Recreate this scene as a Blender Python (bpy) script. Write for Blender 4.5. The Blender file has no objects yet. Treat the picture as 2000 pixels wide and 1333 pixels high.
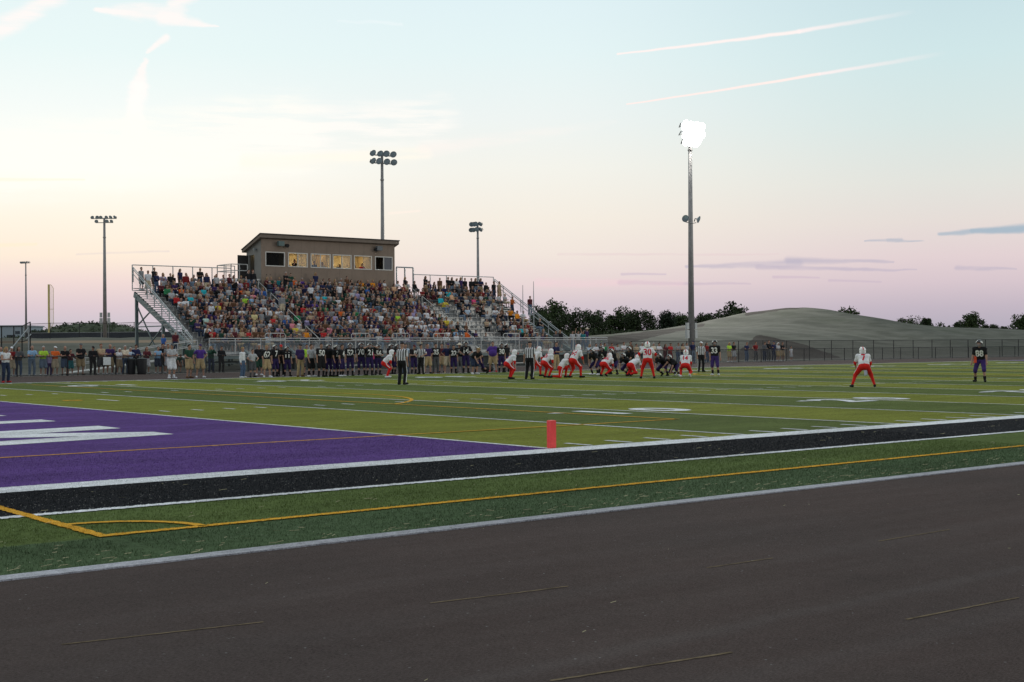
import bpy, bmesh, math, random
import numpy as np
from mathutils import Vector, Matrix
from mathutils.bvhtree import BVHTree

random.seed(11)
RNG = np.random.default_rng(11)
scene = bpy.context.scene
COL = scene.collection
R = math.radians

# ---------------------------------------------------------------- camera
CAM = np.array([-13.65, -15.92, 1.634])
YAW, PITCH, ROLL, FPX = 0.679657, 0.0032012, -0.006852, 2609.84
_fw = np.array([math.sin(YAW)*math.cos(PITCH), math.cos(YAW)*math.cos(PITCH), math.sin(PITCH)])
_r0 = np.array([math.cos(YAW), -math.sin(YAW), 0.0])
_u0 = np.cross(_r0, _fw)
_rt = _r0*math.cos(ROLL) + _u0*math.sin(ROLL)
_up = -_r0*math.sin(ROLL) + _u0*math.cos(ROLL)
cam_data = bpy.data.cameras.new('camera')
cam_data.sensor_width = 36.0
cam_data.lens = FPX/2000*36.0
cam_data.clip_start = 0.1
cam_data.clip_end = 9000
cam = bpy.data.objects.new('camera', cam_data)
cam.matrix_world = Matrix(((_rt[0], _up[0], -_fw[0], CAM[0]), (_rt[1], _up[1], -_fw[1], CAM[1]),
                           (_rt[2], _up[2], -_fw[2], CAM[2]), (0, 0, 0, 1)))
COL.objects.link(cam)
scene.camera = cam
scene.view_settings.view_transform = 'Standard'
scene.view_settings.look = 'None'
scene.view_settings.exposure = 0.0
scene.view_settings.gamma = 1.0
scene.cycles.max_bounces = 5
scene.cycles.transparent_max_bounces = 24
scene.cycles.diffuse_bounces = 3
scene.cycles.glossy_bounces = 2
scene.cycles.use_denoising = True


def ray(u, v):
    return _fw + (u-1000)/FPX*_rt - (v-666.5)/FPX*_up


def gnd(u, v, z=0.0):
    """World point on the plane of height z seen at a point of the photograph."""
    d = ray(u, v)
    return CAM + (z-CAM[2])/d[2]*d


def aty(u, v, y):
    d = ray(u, v)
    return CAM + (y-CAM[1])/d[1]*d


def atd(u, v, D):
    return CAM + D*ray(u, v)


def proj(X):
    X = np.asarray(X, float)-CAM
    return 1000+FPX*(X@_rt)/(X@_fw), 666.5-FPX*(X@_up)/(X@_fw)


def lin(r, g, b):
    f = lambda c: (c/255/12.92) if c/255 <= 0.04045 else ((c/255+0.055)/1.055)**2.4
    return (f(r), f(g), f(b), 1.0)


# ---------------------------------------------------------------- sky
class NT:
    def __init__(s, nt):
        s.nt = nt

    def add(s, typ, **kw):
        n = s.nt.nodes.new(typ)
        for k, v in kw.items():
            setattr(n, k, v)
        return n

    def put(s, sock, v):
        if isinstance(v, bpy.types.NodeSocket):
            s.nt.links.new(v, sock)
        elif v is not None:
            sock.default_value = v

    def m(s, op, a, b=None, c=None, clamp=False):
        n = s.add('ShaderNodeMath', operation=op)
        n.use_clamp = clamp
        s.put(n.inputs[0], a)
        s.put(n.inputs[1], b)
        s.put(n.inputs[2], c)
        return n.outputs[0]

    def v(s, op, a, b=None, scale=None):
        n = s.add('ShaderNodeVectorMath', operation=op)
        s.put(n.inputs[0], a)
        if b is not None:
            s.put(n.inputs[1], b)
        if scale is not None:
            s.put(n.inputs['Scale'], scale)
        return n.outputs['Value'] if op in ('DOT_PRODUCT', 'LENGTH', 'DISTANCE') else n.outputs['Vector']

    def xyz(s, x, y, z=0.0):
        n = s.add('ShaderNodeCombineXYZ')
        for i, q in enumerate((x, y, z)):
            s.put(n.inputs[i], q)
        return n.outputs[0]

    def sep(s, v):
        n = s.add('ShaderNodeSeparateXYZ')
        s.put(n.inputs[0], v)
        return n.outputs

    def mix(s, fac, a, b, blend='MIX'):
        n = s.add('ShaderNodeMix', data_type='RGBA', blend_type=blend)
        n.clamp_factor = True
        s.put(n.inputs['Factor'], fac)
        s.put(n.inputs[6], a)
        s.put(n.inputs[7], b)
        return n.outputs[2]

    def noise(s, vec, scale, detail=3.0, rough=0.5, out='Fac'):
        n = s.add('ShaderNodeTexNoise')
        s.put(n.inputs['Vector'], vec)
        n.inputs['Scale'].default_value = scale
        n.inputs['Detail'].default_value = detail
        n.inputs['Roughness'].default_value = rough
        return n.outputs[out]

    def smooth(s, x, lo, hi, o0=0.0, o1=1.0):
        n = s.add('ShaderNodeMapRange', interpolation_type='SMOOTHSTEP')
        s.put(n.inputs['Value'], x)
        s.put(n.inputs['From Min'], lo)
        s.put(n.inputs['From Max'], hi)
        s.put(n.inputs['To Min'], o0)
        s.put(n.inputs['To Max'], o1)
        return n.outputs[0]

    def ramp(s, fac, stops):
        n = s.add('ShaderNodeValToRGB')
        el = n.color_ramp.elements
        while len(el) < len(stops):
            el.new(0.5)
        for e, (p, c) in zip(el, stops):
            e.position = p
            e.color = c
        s.put(n.inputs[0], fac)
        return n.outputs[0]


def azel(u, v):
    d = ray(u, v)
    d = d/np.linalg.norm(d)
    return math.atan2(d[0], d[1])-YAW, math.asin(d[2])


world = bpy.data.worlds.new('World')
scene.world = world
world.use_nodes = True
W = NT(world.node_tree)
W.nt.nodes.clear()
_tc = W.add('ShaderNodeTexCoord')
_rot = W.add('ShaderNodeVectorRotate', rotation_type='Z_AXIS')
W.put(_rot.inputs['Vector'], _tc.outputs['Generated'])
_rot.inputs['Angle'].default_value = YAW        # turns the view's compass bearing onto +Y
_x, _y, _z = W.sep(_rot.outputs[0])
AZ = W.m('ARCTAN2', _x, _y)
EL = W.m('ARCSINE', _z)
E_MAX = R(16.0)


def sky_stops(u, rows):
    st = []
    for v, c in rows:
        e = azel(u, v)[1]
        st.append((max(0.0, e/E_MAX), lin(*c)))
    return sorted(st, key=lambda q: q[0])


L_ST = sky_stops(150, [(678, (188, 182, 194)), (640, (201, 192, 202)), (600, (219, 200, 206)), (550, (238, 216, 211)),
                       (500, (250, 233, 214)), (430, (251, 241, 224)), (330, (254, 252, 243)), (200, (241, 247, 244)),
                       (90, (230, 244, 243)), (-10, (226, 241, 242))])
C_ST = sky_stops(1000, [(672, (184, 175, 188)), (640, (195, 184, 195)), (600, (208, 194, 202)), (560, (227, 209, 209)),
                        (500, (237, 225, 216)), (430, (241, 233, 221)), (330, (240, 239, 231)), (230, (234, 240, 238)),
                        (100, (225, 240, 241)), (-10, (220, 237, 241))])
R_ST = sky_stops(1900, [(668, (168, 163, 177)), (640, (177, 170, 184)), (600, (191, 179, 191)), (550, (211, 194, 201)),
                        (500, (222, 205, 207)), (430, (225, 216, 211)), (350, (222, 223, 217)), (230, (212, 226, 224)),
                        (100, (204, 226, 228)), (-10, (198, 221, 226))])
_f = W.m('DIVIDE', EL, E_MAX)
_cl, _cc, _cr = (W.ramp(_f, s) for s in (L_ST, C_ST, R_ST))
sky_c = W.mix(W.smooth(AZ, azel(150, 600)[0], azel(1000, 600)[0]), _cl, _cc)
sky_c = W.mix(W.smooth(AZ, azel(1000, 600)[0], azel(1900, 600)[0]), sky_c, _cr)
# away from the afterglow and overhead the sky is a dimmer blue
sky_c = W.mix(W.smooth(EL, R(13), R(75)), sky_c, (0.61, 0.66, 0.68, 1))
_back = W.smooth(W.m('ABSOLUTE', W.m('ADD', AZ, 0.3)), R(50), R(150))
sky_c = W.mix(W.m('MULTIPLY', _back, 0.75), sky_c, (0.44, 0.46, 0.50, 1))
# ground side of the sphere
sky_c = W.mix(W.smooth(EL, R(-0.2), R(-3)), sky_c, (0.10, 0.10, 0.10, 1))

AE = W.xyz(AZ, EL)
_nz = W.add('ShaderNodeTexNoise')
W.put(_nz.inputs['Vector'], W.v('MULTIPLY', AE, (1.0, 3.0, 1.0)))
_nz.inputs['Scale'].default_value = 46
_nz.inputs['Detail'].default_value = 5
_off = W.v('SUBTRACT', _nz.outputs['Color'], (0.5, 0.5, 0.5))
_str = W.noise(W.v('MULTIPLY', AE, (9.0, 95.0, 1.0)), 1.6, 5.0, 0.62)
_PX = 1.0/FPX


def cloud(p0, p1, w0, w1, colour, amount, wob=6.0, grain=0.0, fade=(1.0, 1.0)):
    """One long thin cloud or contrail between two bearings; widths in pixels of the photograph."""
    global sky_c
    a, b = np.array(azel(*p0)), np.array(azel(*p1))
    ba = b-a
    p = W.v('ADD', AE, W.v('SCALE', _off, scale=wob*_PX))
    pa = W.v('SUBTRACT', p, (a[0], a[1], 0))
    t = W.m('DIVIDE', W.v('DOT_PRODUCT', pa, (ba[0], ba[1], 0)), float(ba@ba), clamp=True)
    d = W.v('LENGTH', W.v('SUBTRACT', pa, W.v('SCALE', (ba[0], ba[1], 0), scale=t)))
    w = W.m('MULTIPLY_ADD', t, (w1-w0)*_PX, w0*_PX)
    f = W.smooth(W.m('DIVIDE', d, w), 1.45, 0.25)
    fd = W.m('MULTIPLY_ADD', t, fade[1]-fade[0], fade[0])
    f = W.m('MULTIPLY', f, W.m('MULTIPLY', W.m('MINIMUM', W.m('ADD', fd, 0.0), 1.0), amount))
    if grain:
        f = W.m('MULTIPLY', f, W.m('MULTIPLY_ADD', W.smooth(_str, 0.36, 0.6), min(1.0, 1.5*grain), 1-min(1.0, 1.5*grain)))
    sky_c = W.mix(f, sky_c, lin(*colour))


PINKW = (255, 246, 242)
cloud((1206, 106), (1560, 62), 1.8, 3.9, (253, 240, 236), 0.95, 5)
cloud((1560, 62), (1790, 22), 3.9, 4.5, (252, 240, 238), 0.9, 5, 0, (1.0, 0.0))
cloud((1224, 204), (1600, 145), 1.4, 2.9, (255, 236, 230), 1.0, 2.5)
cloud((1600, 145), (1850, 103), 2.9, 4.5, (252, 238, 236), 0.9, 3, 0, (1.0, 0.0))
cloud((-60, 85), (120, -8), 20, 14, PINKW, 0.9, 18, 0.3)
cloud((190, 20), (345, 26), 7, 18, PINKW, 0.9, 26, 0.25)
cloud((320, 34), (425, 49), 14, 2, PINKW, 0.85, 20, 0.15)
cloud((335, 6), (385, -6), 10, 8, PINKW, 0.8, 18, 0.2)
cloud((325, 74), (288, 102), 7, 3, PINKW, 0.85, 12, 0.15)
cloud((284, 120), (268, 175), 5, 16, PINKW, 0.85, 20, 0.15)
cloud((270, 170), (262, 250), 17, 15, (255, 250, 246), 0.95, 22, 0.12)
cloud((262, 245), (232, 395), 20, 5, (255, 251, 243), 0.8, 12, 0, (1.0, 0.0))
cloud((-50, 325), (560, 262), 62, 75, (255, 252, 243), 0.85, 45, 0.55)
cloud((430, 270), (850, 235), 55, 42, (253, 249, 243), 0.75, 40, 0.7)
cloud((480, 318), (830, 300), 16, 14, (255, 248, 233), 0.75, 14, 0.4)
cloud((830, 292), (1200, 240), 16, 6, (250, 242, 236), 0.6, 12, 0.4, (1.0, 0.2))
cloud((-40, 351), (165, 351), 4, 2, (255, 247, 226), 0.8, 3)
cloud((660, 40), (785, 48), 3, 4, (240, 246, 247), 0.4, 12, 0.4)
cloud((760, 418), (820, 412), 3, 2, (253, 238, 226), 0.6, 3)
GREYC = (178, 184, 196)
cloud((1835, 457), (2060, 441), 4, 9, (166, 182, 196), 0.9, 9, 0.12)
cloud((1900, 452), (2060, 446), 5, 6, (164, 182, 196), 0.7, 9)
cloud((1690, 470), (1760, 468), 1.5, 4, (176, 182, 196), 0.85, 9, 0.3)
cloud((1735, 469), (1808, 472), 4, 1, (178, 184, 196), 0.8, 9, 0.3)
cloud((1340, 522), (1560, 514), 3, 9, (190, 182, 197), 0.70, 10, 0.25)
cloud((1540, 509), (1745, 511), 8, 2, (186, 179, 195), 0.70, 8, 0.2)
cloud((1480, 522), (1790, 528), 6, 2, (188, 178, 195), 0.70, 8, 0.25)
cloud((1870, 524), (1985, 526), 5, 2, (188, 179, 195), 0.65, 11, 0.4)
cloud((1215, 536), (1300, 536), 3, 2, (206, 190, 202), 0.7, 4)
cloud((1210, 553), (1465, 555), 5, 2, (200, 183, 197), 0.7, 8, 0.3)
cloud((1510, 541), (1600, 543), 3, 2, (203, 184, 198), 0.6, 4)
cloud((1620, 548), (1720, 551), 3, 2, (200, 183, 197), 0.6, 4)
cloud((1050, 553), (1330, 552), 9, 7, (240, 205, 212), 0.45, 8, 0.5)
cloud((1090, 497), (1520, 497), 3, 2, (226, 204, 206), 0.5, 5, 0.4)
cloud((150, 497), (330, 491), 2, 2, (218, 206, 208), 0.45, 6, 0.3)
cloud((-20, 480), (70, 477), 5, 3, (255, 236, 208), 0.7, 4)
_bg = W.add('ShaderNodeBackground')
W.put(_bg.inputs['Color'], sky_c)
_bg.inputs['Strength'].default_value = 1.05
_wo = W.add('ShaderNodeOutputWorld')
W.nt.links.new(_bg.outputs[0], _wo.inputs['Surface'])
world.cycles.sampling_method = 'MANUAL'
world.cycles.sample_map_resolution = 256


# ---------------------------------------------------------------- materials
MATS = {}


def new_mat(name):
    m = bpy.data.materials.new(name)
    m.use_nodes = True
    n = NT(m.node_tree)
    b = m.node_tree.nodes['Principled BSDF']
    return m, n, b


def plain(name, rgb, rough=0.7, metal=0.0, var=0.12, scale=14.0, spec=0.3, bump=0.0):
    """Surface with slight blotchy variation of colour and roughness."""
    if name in MATS:
        return MATS[name]
    m, n, b = new_mat(name)
    tc = n.add('ShaderNodeTexCoord')
    f = n.noise(tc.outputs['Object'], scale, 4.0, 0.6)
    lo = tuple(max(0, c*(1-var)) for c in rgb[:3])+(1,)
    hi = tuple(min(1, c*(1+var)) for c in rgb[:3])+(1,)
    n.put(b.inputs['Base Color'], n.mix(n.smooth(f, 0.3, 0.7), lo, hi))
    b.inputs['Roughness'].default_value = rough
    b.inputs['Metallic'].default_value = metal
    b.inputs['Specular IOR Level'].default_value = spec
    if bump:
        bn = n.add('ShaderNodeBump')
        bn.inputs['Strength'].default_value = bump
        n.put(bn.inputs['Height'], f)
        n.put(b.inputs['Normal'], bn.outputs[0])
    MATS[name] = m
    return m


def cloth(rgb, key=None):
    key = key or 'cloth_%02d_%02d_%02d' % tuple(int(c*99) for c in rgb[:3])
    return plain(key, rgb, 0.85, 0, 0.16, 9.0, 0.15)


def emit(name, rgb, strength):
    if name in MATS:
        return MATS[name]
    m, n, b = new_mat(name)
    b.inputs['Base Color'].default_value = (0.8, 0.8, 0.8, 1)
    b.inputs['Emission Color'].default_value = (*rgb, 1)
    b.inputs['Emission Strength'].default_value = strength
    MATS[name] = m
    return m


def wire(name, rgb, alpha, rough=0.6, spec=0.5):
    """Chain link or netting: woven wire that covers a share of what lies behind it."""
    if name in MATS:
        return MATS[name]
    m, n, b = new_mat(name)
    b.inputs['Base Color'].default_value = (*rgb, 1)
    b.inputs['Roughness'].default_value = rough
    b.inputs['Alpha'].default_value = alpha
    b.inputs['Specular IOR Level'].default_value = spec
    MATS[name] = m
    return m


# ---------------------------------------------------------------- mesh helpers
def tag(o, label=None, cat=None, group=None, kind=None):
    if label:
        o['label'] = label
    if cat:
        o['category'] = cat
    if group:
        o['group'] = group
    if kind:
        o['kind'] = kind
    return o


def link(name, me, mat=None, parent=None, loc=None, own_slot=False):
    o = bpy.data.objects.new(name, me)
    COL.objects.link(o)
    if mat is not None:
        if own_slot:
            if not me.materials:
                me.materials.append(None)
            o.material_slots[0].link = 'OBJECT'
            o.material_slots[0].material = mat
        elif not me.materials:
            me.materials.append(mat)
    if parent is not None:
        o.parent = parent
    if loc is not None:
        o.location = loc
    return o


def empty(name, loc=(0, 0, 0), rz=0.0):
    o = bpy.data.objects.new(name, None)
    o.empty_display_size = 0.2
    COL.objects.link(o)
    o.location = loc
    o.rotation_euler.z = rz
    return o


def np_mesh(name, V, F, smooth=False):
    me = bpy.data.meshes.new(name)
    V = np.asarray(V, np.float32).reshape(-1, 3)
    F = np.asarray(F, np.int32)
    k = F.shape[1] if len(F) else 4
    me.vertices.add(len(V))
    me.vertices.foreach_set('co', V.ravel())
    me.loops.add(F.size)
    me.loops.foreach_set('vertex_index', F.ravel())
    me.polygons.add(len(F))
    me.polygons.foreach_set('loop_start', np.arange(0, F.size, k, dtype=np.int32))
    if smooth:
        me.polygons.foreach_set('use_smooth', np.ones(len(F), bool))
    me.update(calc_edges=True)
    return me


class MB:
    def __init__(s):
        s.v, s.f = [], []

    def add(s, V, F):
        o = len(s.v)
        s.v += [tuple(map(float, p)) for p in V]
        s.f += [tuple(i+o for i in f) for f in F]
        return s

    def box(s, x0, x1, y0, y1, z0, z1):
        V = [(x, y, z) for z in (z0, z1) for y in (y0, y1) for x in (x0, x1)]
        return s.add(V, [(0, 2, 3, 1), (4, 5, 7, 6), (0, 1, 5, 4), (2, 6, 7, 3), (0, 4, 6, 2), (1, 3, 7, 5)])

    def bar(s, p, q, w, h=None, up=(0, 0, 1)):
        """Rectangular bar from p to q."""
        h = h or w
        p, q = np.array(p, float), np.array(q, float)
        d = (q-p)/np.linalg.norm(q-p)
        upv = np.array(up, float)
        if abs(d@upv) > 0.98:
            upv = np.array((0, 1.0, 0))
        a = np.cross(d, upv)
        a /= np.linalg.norm(a)
        b = np.cross(a, d)
        V = [c+a*sx*w/2+b*sy*h/2 for c in (p, q) for sx, sy in ((-1, -1), (1, -1), (1, 1), (-1, 1))]
        return s.add(V, [(0, 1, 2, 3), (7, 6, 5, 4), (0, 4, 5, 1), (1, 5, 6, 2), (2, 6, 7, 3), (3, 7, 4, 0)])

    def tube(s, pts, r, n=8, r1=None, cap=True):
        pts = [np.array(p, float) for p in pts]
        rs = r if isinstance(r, (list, tuple)) else list(np.linspace(r, r if r1 is None else r1, len(pts)))
        V, F = [], []
        prev = None
        for i, p in enumerate(pts):
            d = pts[min(i+1, len(pts)-1)]-pts[max(i-1, 0)]
            d /= np.linalg.norm(d)+1e-9
            ref = np.array((0, 0, 1.0)) if abs(d[2]) < 0.95 else np.array((0, 1.0, 0))
            a = np.cross(d, ref) if prev is None else prev-d*(prev@d)
            a /= np.linalg.norm(a)
            prev = a
            b = np.cross(d, a)
            for k in range(n):
                t = 2*math.pi*k/n
                V.append(p+(a*math.cos(t)+b*math.sin(t))*rs[i])
        for i in range(len(pts)-1):
            for k in range(n):
                F.append((i*n+k, i*n+(k+1) % n, (i+1)*n+(k+1) % n, (i+1)*n+k))
        if cap:
            F.append(tuple(range(n-1, -1, -1)))
            F.append(tuple((len(pts)-1)*n+k for k in range(n)))
        return s.add(V, F)

    def prism(s, poly, z0, z1):
        n = len(poly)
        V = [(x, y, z0) for x, y in poly]+[(x, y, z1) for x, y in poly]
        F = [tuple(range(n-1, -1, -1)), tuple(range(n, 2*n))]
        F += [(i, (i+1) % n, n+(i+1) % n, n+i) for i in range(n)]
        return s.add(V, F)

    def quad(s, a, b, c, d):
        return s.add([a, b, c, d], [(0, 1, 2, 3)])

    def mesh(s, name, smooth=False):
        me = bpy.data.meshes.new(name)
        me.from_pydata(s.v, [], s.f)
        if smooth:
            for p in me.polygons:
                p.use_smooth = len(p.vertices) < 6
        me.update()
        return me

    def build(s, name, mat, parent=None, smooth=False, loc=None):
        return link(name, s.mesh(name, smooth), mat, parent, loc)


# ---------------------------------------------------------------- ground, track, field
def grainy(name, stops_fn, rough=0.9, glint=0.0, glint_rgb=(0.8, 0.85, 0.8), fine=260.0, bump=0.5, spec=0.02, blotch=0.3):
    """Pile carpet or asphalt: fine grain, blotches, and a few pale specks (crumb, and its sparkle painted into the colour)."""
    if name in MATS:
        return MATS[name]
    m, n, b = new_mat(name)
    tc = n.add('ShaderNodeTexCoord')
    P = tc.outputs['Object']
    col = stops_fn(n, P)
    g = n.noise(P, fine, 2.0, 0.7)
    big = n.noise(n.v('MULTIPLY', P, (0.35, 1.0, 1.0)), 0.9, 4.0, 0.6)
    mid = n.noise(P, 9.0, 3.0, 0.6)
    tuft = n.noise(n.v('MULTIPLY', P, (0.7, 1.3, 1.0)), 62.0, 2.0, 0.7)
    val = n.m('ADD', n.m('MULTIPLY', n.smooth(g, 0.3, 0.7), 0.62), n.m('MULTIPLY', n.smooth(big, 0.3, 0.7), blotch))
    val = n.m('ADD', val, n.m('MULTIPLY', n.smooth(mid, 0.3, 0.7), blotch))
    val = n.m('ADD', val, n.m('MULTIPLY', n.smooth(tuft, 0.3, 0.7), 0.5))
    val = n.m('ADD', val, 0.14+(0.3-blotch))
    mul = n.add('ShaderNodeVectorMath', operation='SCALE')
    n.put(mul.inputs[0], col)
    n.put(mul.inputs['Scale'], val)
    col = mul.outputs[0]
    if glint:
        vo = n.add('ShaderNodeTexVoronoi', feature='F1')
        n.put(vo.inputs['Vector'], P)
        vo.inputs['Scale'].default_value = 34.0
        pick = n.sep(vo.outputs['Color'])
        f = n.m('MULTIPLY', n.smooth(vo.outputs['Distance'], 0.30, 0.18), n.m('GREATER_THAN', pick[0], 1-glint))
        col = n.mix(n.m('MULTIPLY', f, n.m('MULTIPLY', pick[1], 0.85)), col, (*glint_rgb, 1))  # glints of the crumb, painted into the base colour
    n.put(b.inputs['Base Color'], col)
    b.inputs['Roughness'].default_value = rough
    b.inputs['Specular IOR Level'].default_value = spec
    if bump:
        bn = n.add('ShaderNodeBump')
        bn.inputs['Strength'].default_value = bump
        bn.inputs['Distance'].default_value = 0.02
        n.put(bn.inputs['Height'], g)
        n.put(b.inputs['Normal'], bn.outputs[0])
    MATS[name] = m
    return m


YD = 0.9144
FAR = 47.75            # far sideline
GREEN_LIGHT, GREEN_DARK, GREEN_EDGE = (0.182, 0.198, 0.036, 1), (0.104, 0.134, 0.040, 1), (0.074, 0.112, 0.056, 1)


def turf_col(n, P):
    x, y, z = n.sep(P)
    wob = n.m('MULTIPLY', n.m('SUBTRACT', n.noise(P, 3.0, 2.0), 0.5), 0.12)
    xb = n.m('ADD', x, wob)
    par = n.m('MODULO', n.m('FLOOR', n.m('DIVIDE', n.m('ADD', xb, 457.2), 5*YD)), 2.0)
    inside = n.m('MULTIPLY', n.m('GREATER_THAN', xb, 0.0), n.m('GREATER_THAN', y, -0.3))
    c = n.mix(par, GREEN_LIGHT, GREEN_DARK)
    out = n.mix(n.smooth(n.m('ADD', y, wob), -4.78, -4.68), GREEN_EDGE, (0.100, 0.138, 0.044, 1))
    return n.mix(inside, out, c)


def flat(c):
    return lambda n, P: n.mix(0.0, (*c, 1), (*c, 1))


def track_col(n, P):
    st = n.noise(n.v('MULTIPLY', P, (0.22, 2.2, 1.0)), 1.3, 5.0, 0.65)
    sc = n.noise(n.v('MULTIPLY', P, (1.2, 9.0, 1.0)), 1.0, 3.0, 0.7)
    c = n.mix(n.smooth(st, 0.34, 0.68), (0.090, 0.067, 0.062, 1), (0.101, 0.078, 0.072, 1))
    c = n.mix(n.smooth(n.noise(P, 0.25, 4.0), 0.35, 0.7), c, (0.086, 0.068, 0.064, 1))
    y = n.m('ADD', n.sep(P)[1], n.m('MULTIPLY', n.m('SUBTRACT', n.noise(P, 1.7, 4.0, 0.6), 0.5), 0.22))
    for y0, w0, k in ((-10.72, 0.16, 0.30), (-11.55, 0.22, 0.22), (-9.3, 0.3, 0.12), (-8.15, 0.25, 0.10)):       # paver joints, rolled smooth
        c = n.mix(n.m('MULTIPLY', n.smooth(n.m('ABSOLUTE', n.m('SUBTRACT', y, y0)), w0, 0.0), k), c, (0.125, 0.108, 0.104, 1))
    pt = n.smooth(n.noise(P, 0.55, 5.0, 0.7), 0.56, 0.74)
    c = n.mix(n.m('MULTIPLY', pt, 0.25), c, (0.064, 0.052, 0.049, 1))
    return n.mix(n.m('MULTIPLY', n.smooth(sc, 0.72, 0.82), 0.45), c, (0.13, 0.112, 0.106, 1))


M_TURF = grainy('turf_green', turf_col, 0.92, 0.05, (0.5, 0.55, 0.42))
M_PURPLE = grainy('turf_purple', flat((0.105, 0.053, 0.205)), 0.85, 0.06, (0.6, 0.55, 0.72))
M_BLACK = grainy('turf_black', flat((0.016, 0.017, 0.020)), 0.95, 0.20, (0.66, 0.64, 0.6), bump=0.5, spec=0.02)
M_LINE = grainy('turf_white', flat((0.68, 0.69, 0.71)), 0.85, 0, fine=120, bump=0.4)
M_GOLD = grainy('turf_gold', flat((0.64, 0.34, 0.04)), 0.85, 0, fine=120, bump=0.4)
M_TRACK = grainy('asphalt', track_col, 0.88, 0.02, (0.3, 0.3, 0.3), fine=330, bump=0.6, blotch=0.12)
M_CURB = grainy('concrete_edging', flat((0.36, 0.36, 0.39)), 0.85, 0, fine=90, bump=0.3)


def rect_sheet(name, x0, x1, y0, y1, z, mat, parent=None, kind='structure'):
    o = MB().quad((x0, y0, z), (x1, y0, z), (x1, y1, z), (x0, y1, z)).build(name, mat, parent)
    if parent is None:
        tag(o, kind=kind)
    return o


rect_sheet('ground', -4000, 4000, -4000, 4000, -0.08, plain('far_grass', (0.10, 0.115, 0.05), 0.95, 0, 0.35, 0.02))
tr = MB()
for x0, x1, y0, y1 in ((-75, 190, -34, -6.35), (-75, 190, FAR+0.75, 62.9), (-75, -21, -6.35, FAR+0.75), (116, 190, -6.35, FAR+0.75)):
    tr.quad((x0, y0, 0), (x1, y0, 0), (x1, y1, 0), (x0, y1, 0))
track = tag(tr.build('running_track', M_TRACK), kind='structure')
field = tag(MB().box(-21, 116, -6.17, FAR+0.75, -0.07, 0.004).build('football_field', M_TURF), kind='structure')
tag(MB().box(-21, 116, -6.36, -6.17, -0.05, 0.012).build('track_edging', M_CURB), kind='structure')
rect_sheet('gravel_strip', -75, 190, 62.9, 76, -0.02, grainy('gravel', flat((0.16, 0.155, 0.14)), 0.95, fine=60))


class Strip(MB):
    """Painted line whose edges are a little uneven where they are seen close up."""
    def line(s, x0, y0, x1, y1, w, z, jit=0.012, step=0.07):
        L = math.hypot(x1-x0, y1-y0)
        n = max(1, min(900, int(L/step)))
        dx, dy = (x1-x0)/L, (y1-y0)/L
        V = []
        for i in range(n+1):
            t = L*i/n
            for sd in (-1, 1):
                o = sd*w/2+random.uniform(-jit, jit)
                V.append((x0+dx*t-dy*o, y0+dy*t+dx*o, z))
        return s.add(V, [(2*i, 2*i+2, 2*i+3, 2*i+1) for i in range(n)])

    def arc(s, cx, cy, r, a0, a1, w, z, n=90, jit=0.008):
        V = []
        for i in range(n+1):
            a = a0+(a1-a0)*i/n
            for sd in (-1, 1):
                q = r+sd*w/2+random.uniform(-jit, jit)
                V.append((cx+q*math.cos(a), cy+q*math.sin(a), z))
        return s.add(V, [(2*i, 2*i+2, 2*i+3, 2*i+1) for i in range(n)])


# coloured turf panels
rect_sheet('end_zone', -9.6, 0, -0.05, FAR, 0.008, M_PURPLE, field)
rect_sheet('end_zone', 91.44, 101.0, -0.05, FAR, 0.008, M_PURPLE, field)
rect_sheet('sideline_band', -12.5, 106, -2.78, -0.55, 0.008, M_BLACK, field)
# white football lines
wl = Strip()
wl.line(-12.5, -0.31, 12, -0.31, 0.60, 0.013, 0.014, 0.03).line(12, -0.31, 104, -0.31, 0.60, 0.013)
wl.line(-12.5, -2.85, 12, -2.85, 0.15, 0.013, 0.02, 0.03).line(12, -2.85, 106, -2.85, 0.15, 0.013)
wl.line(-10, FAR+0.16, 104, FAR+0.16, 0.32, 0.013)
wl.build('sideline', M_LINE, field)
yl = Strip()
for i in range(0, 21):
    yl.line(i*5*YD, 0.0, i*5*YD, FAR, 0.11, 0.012, 0.012, 0.05)
yl.build('yard_line', M_LINE, field)
hm = Strip()
for i in range(1, 100):
    if i % 5:
        x = i*YD
        for y0 in (0.10, 15.96, 31.2, FAR-0.75):
            hm.line(x, y0, x, y0+0.62, 0.11, 0.012, 0.01)
hm.line(3*YD, 23.6, 3*YD, 25.3, 0.12, 0.0125)
hm.build('hash_mark', M_LINE, field)
# gold soccer lines
sy = Strip()
sy.line(-9.2, -4.70, 10, -4.70, 0.11, 0.014, 0.014, 0.03).line(10, -4.70, 101, -4.70, 0.11, 0.014)
sy.line(-9.15, -4.70, -9.15, 52.0-4, 0.11, 0.0145, 0.014, 0.04)
sy.arc(-9.15, -4.70, 0.95, 0.0, math.pi/2, 0.10, 0.014, 40)
SC = 24.4
sy.line(-9.15, 4.35, 7.3, 4.35, 0.10, 0.0145).line(7.3, 4.30, 7.3, 44.5, 0.10, 0.0145).line(-9.15, 44.5, 7.3, 44.5, 0.1, 0.0145)
sy.line(-9.15, SC-9.15, -3.66, SC-9.15, 0.10, 0.0145).line(-3.66, SC-9.15, -3.66, SC+9.15, 0.10, 0.0145)
_ha = math.acos((7.3-1.83)/9.15)
sy.arc(1.83, 22.6, 9.15, -_ha, _ha, 0.11, 0.0145)
sy.arc(1.83, 25.0, 0.22, 0, 2*math.pi, 0.2, 0.0145, 20)
sy.arc(45.72, 27.5, 9.15, 0, 2*math.pi, 0.11, 0.0145, 140).line(45.72, -4.7, 45.72, 50, 0.1, 0.0146)
sy.build('soccer_line', M_GOLD, field)

# yard numbers, read from each sideline
TEXTS = {}


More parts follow.
